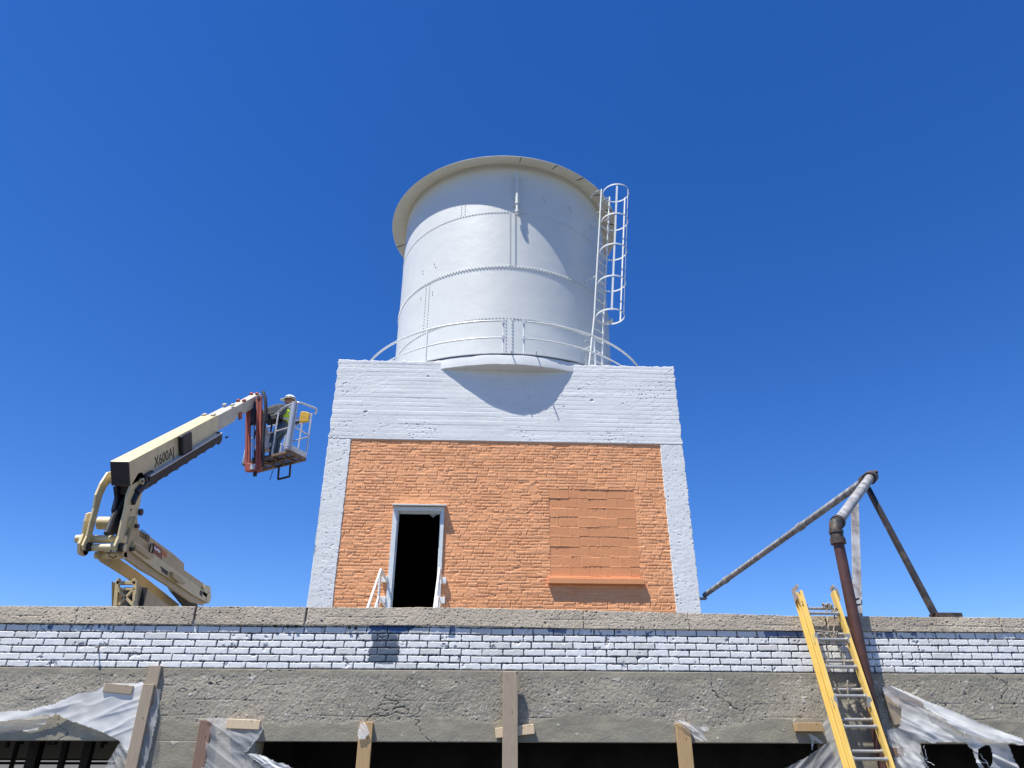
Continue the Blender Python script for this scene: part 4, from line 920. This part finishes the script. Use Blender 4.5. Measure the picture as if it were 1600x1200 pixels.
# white lit top of the left link
b = MB(); q = [atx(202, 728, XF-.38), atx(202, 745, XF-.38), atx(194, 768, XF-.38), atx(190, 766, XF-.38), atx(196, 745, XF-.38)]
# cross tubes
def xtube(px, py, r, x0=-.52, x1=.02, mat='liftcream', name='cross_tube'):
    p = atx(px, py, XF); b = MB(); b.tube([p+Vector((x0, 0, 0)), p+Vector((x1, 0, 0))], r, 18); return b.build(name, MT[mat], LF, smooth=True)
xtube(196, 843, .055, -.66, 0.0); xtube(211, 818, .09, -.5, -.03); xtube(190, 856, .05, -.52, .05); xtube(196, 868, .05, -.40, -.0)
# knuckle plates
KN = [(196, 803), (203, 801), (206, 810), (203, 830), (201, 846), (198, 862), (191, 870), (184, 866), (184, 850), (190, 835), (193, 815)]
b = MB(); b.prism([v+Vector((-.50, 0, 0)) for v in poly(KN)], (-.04, 0, 0)); b.build('knuckle_plate', MT['liftcream'], LF, bevel=.008)
p = atx(193, 860, XF); b = MB(); b.tube([p+Vector((-.57, 0, 0)), p+Vector((-.50, 0, 0))], .075, 14); b.build('pivot_pin', MT['steel'], LF, smooth=True)
p = atx(187, 855, XF); b = MB(); b.tube([p+Vector((-.03, 0, 0)), p+Vector((.035, 0, 0))], .06, 14); b.build('pivot_pin', MT['steel'], LF, smooth=True); b = MB(); b.tube([p+Vector((-.46, 0, 0)), p+Vector((-.38, 0, 0))], .06, 14); b.build('pivot_pin', MT['steel'], LF, smooth=True)
# upper riser arm
UA = [(212.5, 806), (215, 812), (218, 827.5), (232, 836), (271, 865), (288, 880), (288, 890), (319, 912), (326, 919), (327, 930), (323, 940), (318, 946), (300, 941), (262, 915), (240, 901), (222, 891), (190, 868), (200, 846), (206, 828)]
ua = plate('riser_arm', UA, .05, MT['lifttan'], bevel=.01)
# its lighter side channel and details
def onside(pts, mat, name, off=.004, th=.006, parent=None):
    b = MB(); b.prism([v+Vector((off, 0, 0)) for v in poly(pts)], (-th+.0, 0, 0)); return b.build(name, MT[mat], parent or ua)
onside([(207, 846), (236, 866), (300, 911), (324, 931), (322, 942), (300, 930), (240, 890), (203, 862)], 'liftcream', 'side_channel', .03, .026)
onside([(240, 848), (253, 858), (253, 874), (240, 864)], 'labelred', 'decal')
onside([(253, 858), (261, 864), (260, 872), (253, 866)], 'labelorange', 'decal')
b = MB()
for k, (px, py) in enumerate(((242, 856), (244, 858), (246.5, 859), (249, 861.5))): p = atx(px, py, XF+.006); b.box(p.x, p.x+.002, p.y-.03, p.y+.03, p.z-.02, p.z+.015)
b.build('decal_marks', MT['white'], ua)
onside([(247, 884), (259, 893), (258, 899), (250, 893)], 'black', 'slot', .034, .004)
onside([(262, 893), (276, 903), (283, 912), (272, 910), (262, 901)], 'lifttan', 'bracket', .08, .07)
onside([(206, 851), (232, 866), (234, 872), (228, 874), (206, 858)], 'lifttan', 'bracket', .06, .05)
b = MB(); c_ = atx(236.5, 858, XF+.03); b.tube([c_+Vector((.0, .06*cos(t), .08*sin(t))) for t in [k*pi/6 for k in range(12)]], .012, 6, closed=True); b.build('shackle', MT['black'], ua)
d_ = atx(240, 843, XF)-atx(222, 829, XF); d_.x = 0; d_.normalize()
text('1555025', .15, atx(217.5, 836.5, XF+.004), d_, Vector((0, -d_.z, d_.y)), MT['black'], ua, sx=.62)
for px, py in ((212, 822), (204, 858)): onside([(px-2, py-3), (px+2, py-3), (px+2, py+3), (px-2, py+3)], 'black', 'pin_hole', .036, .03)
p = atx(323, 934, XF); b = MB(); b.tube([p+Vector((-.34, 0, 0)), p+Vector((.04, 0, 0))], .10, 20); b.build('end_boss', MT['liftcream'], LF, smooth=True)
onside([(317, 914), (326, 916), (327, 928), (320, 934), (314, 928)], 'liftcream', 'end_plate', .03, .05)
onside([(310, 922), (314, 924), (313, 932), (309, 929)], 'black', 'slot', .034, .006)
# timing link below
plate('timing_link', [(150, 866), (164, 857), (216, 893), (280, 944), (277, 957), (262, 950), (200, 903), (160, 878)], .035, MT['lifttan'], XF-.30, bevel=.006)
# lower tower end with cross bracing
TX = XF-.06; tp0 = atx(213, 906, TX); yT = tp0.y
def TP(px, py): return at(px, py, yT)
b = MB()
for seg in ([(183, 906), (187, 946)], [(211, 907), (208, 946)]): pass
for a_, c_, w in (((184, 908), (180, 955), .05), ((212, 908), (210, 955), .05), ((183, 911), (213, 911), .05), ((186, 922), (208, 946), .035), ((208, 922), (186, 946), .035), ((184, 921), (212, 921), .03)):
    b.bar(TP(*a_), TP(*c_), w, .05, (0, 1, 0))
for px in (185.5, 210): b.bar(TP(px, 912), TP(px, 904.5), .05, .05, (0, 1, 0))
b.build('tower_end_frame', MT['lifttan'], LF, bevel=.004)
b = MB(); q0, q1 = TP(180, 912), TP(212, 950); b.box(q0.x+.02, q1.x-.02, yT+.25, yT+.28, q1.z-1, q0.z); b.build('tower_inner_plate', MT['black'], LF)
b = MB(); b.prism([atx(*v, TX) for v in ((213, 909), (220, 914), (264, 947), (268, 965), (213, 965))], (-.02, 0, 0)); b.prism([atx(*v, TX)-Vector((.33, 0, 0)) for v in ((213, 909), (220, 914), (264, 947), (268, 965), (213, 965))], (-.02, 0, 0)); b.build('lower_arm', MT['lifttan'], LF, bevel=.004)
b = MB(); b.tube([atx(272, 915, XF-.15), atx(300, 950, XF-.15)], .10, 14); b.build('lift_cylinder', MT['black'], LF, smooth=True)
# hydraulics between the links
b = MB(); b.prism([v+Vector((-.18, .08, 0)) for v in poly([(199, 757), (212, 757), (214, 775), (206, 797), (209, 828), (204, 836), (199, 812), (196, 795), (201, 775)])], (-.06, 0, 0)); b.build('valve_block', MT['navy'], LF, bevel=.02)
def hose(pts, r, mat='black', name='hose', off=-.2):
    b = MB(); b.tube([atx(px, py, XF+off)+Vector((dx, 0, 0)) for px, py, dx in pts], r, 8); b.build(name, MT[mat], LF, smooth=True)
b = MB(); b.tube([atx(238, 743, XF+.0), atx(211, 771, XF+.0)], .062, 16); b.tube([atx(213, 770, XF+.0), atx(206, 786, XF+.0)], .05, 12); b.build('boom_cylinder', MT['black'], LF, smooth=True)
hose([(212, 765, 0), (206, 785, 0), (205, 805, 0), (207, 835, 0)], .065, name='hydraulic_cylinder', off=-.22)
for k in range(9):
    rr_ = random.Random(k); o_ = rr_.uniform(-.15, .1)
    hose([(204+rr_.uniform(-3, 4), 758, o_), (200+rr_.uniform(-4, 6), 778, o_+.03), (198+rr_.uniform(-5, 7), 800, o_-.03), (200+rr_.uniform(-4, 6), 828, o_)], .018+.012*rr_.random())
for k in range(6):
    rr_ = random.Random(50+k); u = rr_.uniform(-4, 4)
    hose([(206+u, 758, 0), (196+u, 780, .02), (186+u*1.3, 806, -.03), (172+u*1.6, 834, 0)], .022+.02*rr_.random(), off=-.16)
hose([(201, 795, .02), (193, 812, -.02), (182, 832, -.1)], .03, 'steel', 'gas_strut', -.1)
hose([(216, 757, 0), (200, 756, 0), (190, 768, 0), (194, 780, 0)], .03)
b = bx_box(.05, .42, -hB-.14, -hB-.005, XF-WB_+.03, XF-.03, MB()); b.build('pivot_block', MT['black'], LF)
b = bx_box(.35, .62, -hB-.16, -hB+.06, XF-WB_+.0, XF+.045, MB()); b.build('pivot_bracket', MT['navy'], LF, bevel=.02)
hose([(174, 860, 0), (168, 868, 0), (177, 872, 0), (186, 866, 0)], .008, off=-.1)
# chassis and turntable, mostly hidden behind the low building
b = MB(); b.box(-6.1, -4.1, 13.4, 17.2, .45, .95); ch = b.build('chassis', MT['liftcream'], LF, bevel=.05)
b = MB(); b.box(-6.0, -4.15, 13.6, 16.4, 1.05, 2.2); b.build('turntable', MT['liftcream'], LF, bevel=.08)
b = MB(); b.tube([(-5.1, 15, .94), (-5.1, 15, 1.06)], .6, 24); b.build('slew_ring', MT['steel'], LF)
b = MB(); b.bar((-5.1, 15.6, 2.1), (-5.1, 15.0, 4.1), .3, .3, (0, 1, 0)); b.build('tower_post', MT['lifttan'], LF)
for x in (-6.25, -3.95):
    for y in (13.7, 16.9):
        b = MB(); b.tube([(x-.17, y, .48), (x+.17, y, .48)], .48, 28); wq = b.build('wheel', MT['black'], LF, bevel=.03); b = MB(); b.tube([(x-.18, y, .48), (x+.18, y, .48)], .25, 20); b.build('rim', MT['liftcream'], wq)
# jib
ZF = 7.12
Yj = 14.15
def vjib(px, pyt, pyb, w, dep, Y, name, mat='red'):
    a = at(px, pyt, Y); c_ = at(px, pyb, Y); b = MB(); b.box(c_.x-w/2, c_.x+w/2, Y-dep/2, Y+dep/2, c_.z, a.z); return b.build(name, MT[mat], LF, bevel=.006)
jb = []
for px, w, pyt in ((386.5, .035, 634), (390.6, .03, 632), (403.2, .04, 622), (407.8, .035, 619)):
    # bars hang almost vertical: place by their foot
    a = at(px-1.5, 736, Yj); tpz = at(px, pyt, Yj)
    b = MB(); b.bar(a, Vector((tpz.x, Yj, tpz.z)), w*1.35, .09, (0, 1, 0)); b.build('jib_arm', MT['red'], LF, bevel=.004)
a = at(384, 737, Yj); c_ = at(406, 725, Yj); b = MB(); b.box(a.x, c_.x, Yj-.05, Yj+.05, a.z, c_.z); jf = b.build('jib_foot', MT['red'], LF, bevel=.006)
a = at(390.5, 733, Yj-.06); c_ = at(399, 725, Yj-.06); b = MB(); b.box(a.x, c_.x, Yj-.058, Yj-.051, a.z, c_.z); b.build('foot_label', MT['silver'], jf)
b = MB(); b.tube([at(396, 628, Yj), at(396.5, 661, Yj)], .05, 12); b.build('jib_cylinder', MT['black'], LF, smooth=True)
b = MB(); b.tube([at(396.5, 661, Yj), at(396, 716, Yj)], .022, 10); b.build('cylinder_rod', MT['chrome'], LF, smooth=True)
b = MB(); a = at(391, 664, Yj); c_ = at(403, 660, Yj); b.box(a.x, c_.x, Yj-.03, Yj+.03, a.z, c_.z); a = at(392, 725, Yj); c_ = at(401, 703, Yj); b.box(a.x, c_.x, Yj-.0, Yj+.05, a.z, c_.z); a = at(397, 685, Yj); c_ = at(400, 672, Yj); b.box(a.x, c_.x, Yj-.03, Yj+.03, a.z, c_.z); b.build('jib_bracket', MT['black'], LF)
b = MB(); b.tube([at(411, 612, Yj+.05), at(414.5, 622, Yj-.02), at(416, 645, Yj-.02), at(413, 662, Yj-.0), at(411, 690, Yj-.02), at(410, 715, Yj), at(405, 735, Yj+.1)], .036, 8); b.tube([at(412, 650, Yj), at(410, 680, Yj), at(412, 705, Yj+.05), at(410, 730, Yj+.1)], .03, 8); b.build('jib_hose', MT['black'], LF, smooth=True)
b = MB(); p = at(404, 621, Yj-.06); b.tube([p, p+Vector((0, .02, 0))], .035, 12); b.build('jib_pin', MT['steel'], LF)
b = MB(); p = at(399, 738, Yj+.02); b.tube([p, p+Vector((0, 0, -.08))], .04, 10); b.build('rotator_pin', MT['black'], LF)

# basket: its four corners in plan
A_ = atz(452.5, 705, ZF); B_ = atz(477, 718, ZF); C_ = atz(402, 737, ZF); D_ = atz(379.5, 724.5, ZF)
for v_ in (A_, B_, C_, D_): v_.z = ZF
BK = MB()
def bl(u, v): # bilinear, u along D->A, v near->far
    return (D_.lerp(A_, u)).lerp(C_.lerp(B_, u), v)
HR = 1.08
b = MB()
for (u0, v0, u1, v1) in ((0, 0, 1, 0), (0, 1, 1, 1), (0, 0, 0, 1), (1, 0, 1, 1)):
    b.bar(bl(u0, v0)+Vector((0, 0, .0)), bl(u1, v1)+Vector((0, 0, .0)), .045, .05)
for u in (.2, .4, .6, .8): b.bar(bl(u, 0.04), bl(u, .96), .03, .04)
b.bar(bl(0.02, .5), bl(.98, .5), .03, .04)
b.build('floor_frame', MT['floor'], LF)
b = MB()
for k in range(1, 44): b.bar(bl(k/44, 0.02)+Vector((0, 0, .034)), bl(k/44, .98)+Vector((0, 0, .034)), .014, .006)
for k in range(1, 15): b.bar(bl(.01, k/15)+Vector((0, 0, .042)), bl(.99, k/15)+Vector((0, 0, .042)), .012, .006)
b.build('floor_grating', MT['floor'], LF)
b = MB()
b.hexa([bl(.985, 0), bl(1.0, 0), bl(1.0, 1), bl(.985, 1)]+[v+Vector((0, 0, .15)) for v in (bl(.985, 0), bl(1.0, 0), bl(1.0, 1), bl(.985, 1))])
b.hexa([bl(0, 0), bl(.012, 0), bl(.012, 1), bl(0, 1)]+[v+Vector((0, 0, .12)) for v in (bl(0, 0), bl(.012, 0), bl(.012, 1), bl(0, 1))])
b.build('kick_plate', MT['galv'], LF)
Zv = Vector((0, 0, 1))
def rail(name, pts, r): b = MB(); b.tube(pts, r, 8); return b.build(name, MT['galv'], LF, smooth=True)
def bez(pts, n=5):
    out = []
    for i in range(len(pts)):
        if 0 < i < len(pts)-1:
            a, p, c_ = pts[i-1], pts[i], pts[i+1]; a1 = p.lerp(a, min(.45, .12/(p-a).length)); c1 = p.lerp(c_, min(.45, .12/(p-c_).length))
            for k in range(n+1): t = k/n; out.append(a1*(1-t)**2+p*2*t*(1-t)+c1*t*t)
        else: out.append(pts[i])
    return out
rail('top_rail', bez([bl(0, 0)+Zv*HR*.9, bl(.55, 0)+Zv*HR*.88, bl(.72, 0)+Zv*HR*1.02, bl(1.02, 0)+Zv*HR*1.04, bl(1.10, 1.02)+Zv*HR*1.07, bl(1.06, 1.04)+Zv*HR*.96]), .022)
rail('top_rail', [bl(1.0, 1)+Zv*HR*.98, bl(0, 1)+Zv*HR*.98], .018)
rail('top_rail', [bl(0, 0)+Zv*HR*.9, bl(0, 1)+Zv*HR*.98], .018)
rail('middle_rail', [bl(0, 0)+Zv*.56, bl(1, 0)+Zv*.56], .017)
rail('middle_rail', [bl(1, 0)+Zv*.56, bl(1, 1)+Zv*.56], .017)
rail('middle_rail', [bl(1, 1)+Zv*.52, bl(0, 1)+Zv*.52], .015)
rail('middle_rail', [bl(1, 1)+Zv*.90, bl(.55, 1)+Zv*.90], .014)
rail('middle_rail', [bl(0, 0)+Zv*.5, bl(0, 1)+Zv*.5], .015)
for u, v, hh in ((0, 0, .9), (1, 0, 1.0), (1, 1, 1.0), (0, 1, .98), (.82, 1, .98), (.5, 1, .98), (.35, 1, .98), (.62, 0, .93), (.3, 0, .56), (.8, 0, .2)):
    rail('post', [bl(u, v), bl(u, v)+Zv*HR*hh], .017)
# control console
cc = at(425, 644, 14.35)
b = MB(); q = [Vector((-.20, 0, -.10)), Vector((.22, 0, -.02)), Vector((.26, 0, .12)), Vector((.12, 0, .18)), Vector((-.16, 0, .11)), Vector((-.22, 0, .0))]
b.prism([cc+v for v in q], (.05, .26, 0)); cn = b.build('control_console', MT['shirt'], LF, bevel=.03)
b = MB(); b.prism([cc+Vector((-.14, -.01, -.22)), cc+Vector((.20, -.01, -.14)), cc+Vector((.20, -.01, -.03)), cc+Vector((-.19, -.01, -.10))], (.04, .24, 0)); b.build('control_panel', MT['black'], cn, bevel=.01)
b = MB(); b.tube([cc+Vector((.02, .05, -.2)), cc+Vector((.03, .05, -.45))], .02, 8); b.build('console_leg', MT['black'], cn)
# step frame hanging below the basket
def fl(px, py, Yb=None): return at(px, py, Yb)
yS = bl(.62, 1).y
b = MB(); s = [fl(436, 729, yS), fl(434.5, 749, yS), fl(452.5, 744.5, yS), fl(454, 725, yS)]
for i in range(3): b.bar(s[i], s[i+1], .035, .04, (0, 1, 0))
b.build('foot_step', MT['black'], LF)
b = MB(); b.tube([fl(427, 734, yS), fl(424, 742, yS), fl(421.5, 750, yS)], .008, 5); b.build('cable_end', MT['black'], LF)

# grey tube, yellow sign, bucket
b = MB(); p = bl(.985, -.08); b.tube([p+Zv*.02, p+Zv*.10, p+Zv*.1001, p+Zv*1.10], [.075, .075, .066, .066], 24); b.tube([p+Zv*.07, p+Zv*.095], .078, 24)
tag(b.build('document_tube', MT['tube'], smooth=True), 'upright grey plastic tube strapped at the right near corner of the lift basket', 'tube')
b = MB(); p = at(475.5, 652, bl(1, .6).y); b.prism([p+Vector((-.10, 0, -.12)), p+Vector((.09, .01, -.09)), p+Vector((.10, .01, .09)), p+Vector((.07, .01, .13)), p+Vector((-.07, 0, .15)), p+Vector((-.10, 0, .12))], (.01, .05, 0))
tag(b.build('sign_box', MT['yel'], bevel=.015), 'small yellow plastic box hung on the right rails of the lift basket', 'box')
b = MB(); p = at(461, 660, bl(1, .6).y); b.prism([p+Vector((-.06, 0, -.05)), p+Vector((.08, 0, .0)), p+Vector((.09, 0, .06)), p+Vector((-.02, 0, .05))], (0, .06, 0)); tag(b.build('glove', MT['black'], bevel=.015), 'black work glove stuffed between rail and yellow box', 'glove')
bk = thing('bucket', 'white plastic bucket hanging inside the lift basket behind the red jib', 'bucket', tuple(at(417, 690, 14.55)))
b = MB(); p = at(417, 704, 14.6); pt_ = at(418, 676, 14.6); b.tube([p, p.lerp(pt_, .9), p.lerp(pt_, .93), Vector((p.x, p.y, pt_.z))], [.115, .145, .158, .158], 24); b.build('pail', MT['white'], bk, smooth=True)
b = MB(); b.tube([Vector((p.x, p.y, pt_.z-.05))+Vector((.158*cos(t), 0, .17*sin(t))) for t in [k*pi/10 for k in range(11)]], .006, 6); b.build('handle', MT['galv'], bk)

# ------------------------------------------------------------------ worker
def skin(name, verts, edges, radii, mat, parent=None, sub=2, root=0):
    me = bpy.data.meshes.new(name); me.from_pydata([tuple(v) for v in verts], edges, [])
    o = bpy.data.objects.new('tmp', me); COL.objects.link(o)
    md = o.modifiers.new('skin', 'SKIN'); md.use_smooth_shade = True
    ls = me.skin_vertices[0] if len(me.skin_vertices) else None
    if ls is None:
        me.attributes.new('skin', 'FLOAT', 'POINT')
    sv = me.skin_vertices[0].data
    for i, r_ in enumerate(radii):
        sv[i].radius = r_ if isinstance(r_, tuple) else (r_, r_); sv[i].use_root = (i == root)
    sb = o.modifiers.new('sub', 'SUBSURF'); sb.levels = sub; sb.render_levels = sub
    bpy.context.view_layer.update()
    ev = o.evaluated_get(bpy.context.evaluated_depsgraph_get()); m2 = bpy.data.meshes.new_from_object(ev)
    bpy.data.objects.remove(o); m2.name = name; m2.materials.clear()
    return link(name, m2, mat, parent, True)
YW = 14.62
ft1 = atz(426, 709, ZF+.09); ft2 = atz(430, 722, ZF+.09)
ft1 = Vector((at(426, 709, YW).x, YW-.10, ZF+.09)); ft2 = Vector((ft1.x+.05, YW+.16, ZF+.09))
hip = at(447, 672, YW); hip.z = ZF+.93; 
hip = Vector((ft1.x+.12, YW, ZF+.80))
chest = hip+Vector((-.01, 0, .30)); neck = hip+Vector((.05, 0, .46)); head = neck+Vector((.01, 0, .16))
def knee(f, s): return Vector(((f.x+hip.x)/2-.08, (f.y+hip.y+s*.09)/2, ZF+.50))
vb = [hip, hip+Vector((0, 0, .16)), chest, neck, neck+Vector((-.005, 0, .06)), head, head+Vector((0, 0, .07)),
      hip+Vector((0, -.09, -.04)), knee(ft1, -1), ft1, hip+Vector((0, .09, -.04)), knee(ft2, 1), ft2,
      chest+Vector((0, -.19, .13)), chest+Vector((-.20, -.20, .09)), chest+Vector((-.40, -.17, .0)), chest+Vector((-.47, -.16, -.02)),
      chest+Vector((0, .19, .13)), chest+Vector((-.18, .22, .07)), chest+Vector((-.38, .16, .0)), chest+Vector((-.45, .15, -.02))]
eb = [(0, 1), (1, 2), (2, 3), (3, 4), (4, 5), (5, 6), (0, 7), (7, 8), (8, 9), (0, 10), (10, 11), (11, 12), (2, 13), (13, 14), (14, 15), (15, 16), (2, 17), (17, 18), (18, 19), (19, 20)]
rb = [(.13, .12), (.125, .11), (.145, .12), (.06, .06), (.055, .055), (.085, .085), (.075, .075), .085, .062, .045, .085, .062, .045, .06, .047, .034, .036, .06, .047, .034, .036]
PS = skin('person', vb, eb, rb, MT['shirt']); tag(PS, 'worker in white hard hat, hi-viz vest and jeans standing in the lift basket', 'person')
# face skin, fingers
b = MB(); 
def ell(c_, rx, ry, rz, seg=20, rings=12, z0=-1, z1=1):
    mb = MB(); vs = []; fs = []
    for i in range(rings+1):
        ph = -pi/2+pi*i/rings; s_ = sin(ph)
        s_ = max(z0, min(z1, s_)); cr = sqrt(max(0, 1-s_*s_))
        for k in range(seg): a = 2*pi*k/seg; vs.append(c_+Vector((rx*cr*cos(a), ry*cr*sin(a), rz*s_)))
    for i in range(rings):
        for k in range(seg): fs.append((i*seg+k, i*seg+(k+1) % seg, (i+1)*seg+(k+1) % seg, (i+1)*seg+k))
    mb.add(vs, fs); return mb
ell(head+Vector((-.012, 0, .0)), .092, .078, .115).build('head_skin', MT['skin'], PS, smooth=True)
b = ell(head+Vector((-.10, 0, -.01)), .018, .012, .022, 8, 6); b.build('nose', MT['skin'], PS, smooth=True)
for s in (-1, 1): ell(head+Vector((0, s*.08, -.01)), .018, .010, .030, 8, 6).build('ear', MT['skin'], PS, smooth=True)
hm = ell(head+Vector((.0, 0, .045)), .135, .115, .115, 24, 14, 0, 1); hh_ = hm.build('hard_hat', MT['white'], PS, smooth=True)
b = MB(); cc2 = head+Vector((0, 0, .045)); b.lathe([(.115, cc2.z-.004), (.150, cc2.z-.012), (.150, cc2.z-.004), (.115, cc2.z+.008)], (cc2.x, cc2.y), 28, closed_prof=True); b.build('hat_brim', MT['white'], hh_)
b = MB(); b.lathe([(.128, cc2.z+.002), (.139, cc2.z+.002), (.136, cc2.z+.028), (.122, cc2.z+.028)], (cc2.x, cc2.y), 28, closed_prof=True); b.build('hat_band', MT['black'], hh_)
b = MB(); b.prism([cc2+Vector((-.13, -.07, 0)), cc2+Vector((-.20, -.04, -.012)), cc2+Vector((-.20, .04, -.012)), cc2+Vector((-.13, .07, 0))], (0, 0, .008)); b.build('hat_peak', MT['white'], hh_)
skin('neck_cloth', [neck+Vector((0, 0, -.03)), neck+Vector((.01, 0, .05)), neck+Vector((.02, 0, .10))], [(0, 1), (1, 2)], [.085, .075, .07], MT['white'], PS, 1)
# vest
vv = [hip+Vector((0, 0, .07)), hip+Vector((0, 0, .20)), chest+Vector((0, 0, .03)), chest+Vector((0, 0, .14))]
vest = skin('vest', vv, [(0, 1), (1, 2), (2, 3)], [(.160, .165), (.160, .175), (.175, .195), (.12, .15)], MT['hiviz'], PS, 2)
for k, z in enumerate((.13, .26)):
    b = MB(); n_ = 28; r0 = .158
    c_ = hip+Vector((0, 0, z)); b.lathe([(r0-.02, c_.z), (r0, c_.z), (r0, c_.z+.04), (r0-.02, c_.z+.04)], (c_.x, c_.y), n_, closed_prof=True); b.build('reflective_band', MT['silver'], vest)
# jeans
vj = [hip+Vector((0, 0, .09)), hip, hip+Vector((0, -.09, -.05)), knee(ft1, -1), ft1+Vector((.01, 0, .10)), hip+Vector((0, .09, -.05)), knee(ft2, 1), ft2+Vector((.01, 0, .10))]
skin('jeans', vj, [(0, 1), (1, 2), (2, 3), (3, 4), (1, 5), (5, 6), (6, 7)], [(.145, .135), (.15, .14), .105, .080, .078, .105, .080, .078], MT['jean'], PS, 2)
for f_ in (ft1, ft2):
    skin('boot', [f_+Vector((.0, 0, .10)), f_+Vector((.02, 0, -.02)), f_+Vector((-.08, -.01, -.045)), f_+Vector((-.19, -.02, -.05))], [(0, 1), (1, 2), (2, 3)], [.068, .062, (.05, .045), (.045, .038)], MT['black'], PS, 2)
    b = MB(); b.box(f_.x-.235, f_.x+.075, f_.y-.052, f_.y+.04, ZF+.046, ZF+.068); b.build('boot_sole', MT['black'], PS, bevel=.01)
for i_, s in ((16, -1), (20, 1)):
    w_ = vb[i_]; vs = [w_+Vector((.03, 0, 0)), w_+Vector((-.04, 0, 0))]; es = [(0, 1)]; rd = [(.032, .03), (.042, .026)]
    for j, (dy, L1) in enumerate(((-.035, .075), (-.012, .085), (.012, .08), (.034, .065))):
        n0 = len(vs); vs += [w_+Vector((-.075, dy, .0)), w_+Vector((-.075-L1*.55, dy, -.012)), w_+Vector((-.07-L1*.75, dy, -.045))]; es += [(1, n0), (n0, n0+1), (n0+1, n0+2)]; rd += [.011, .010, .008]
    n0 = len(vs); vs += [w_+Vector((-.02, s*-.045, -.01)), w_+Vector((-.06, s*-.06, -.03))]; es += [(1, n0), (n0, n0+1)]; rd += [.013, .010]
    skin('hand', vs, es, rd, MT['skin'], PS, 1)
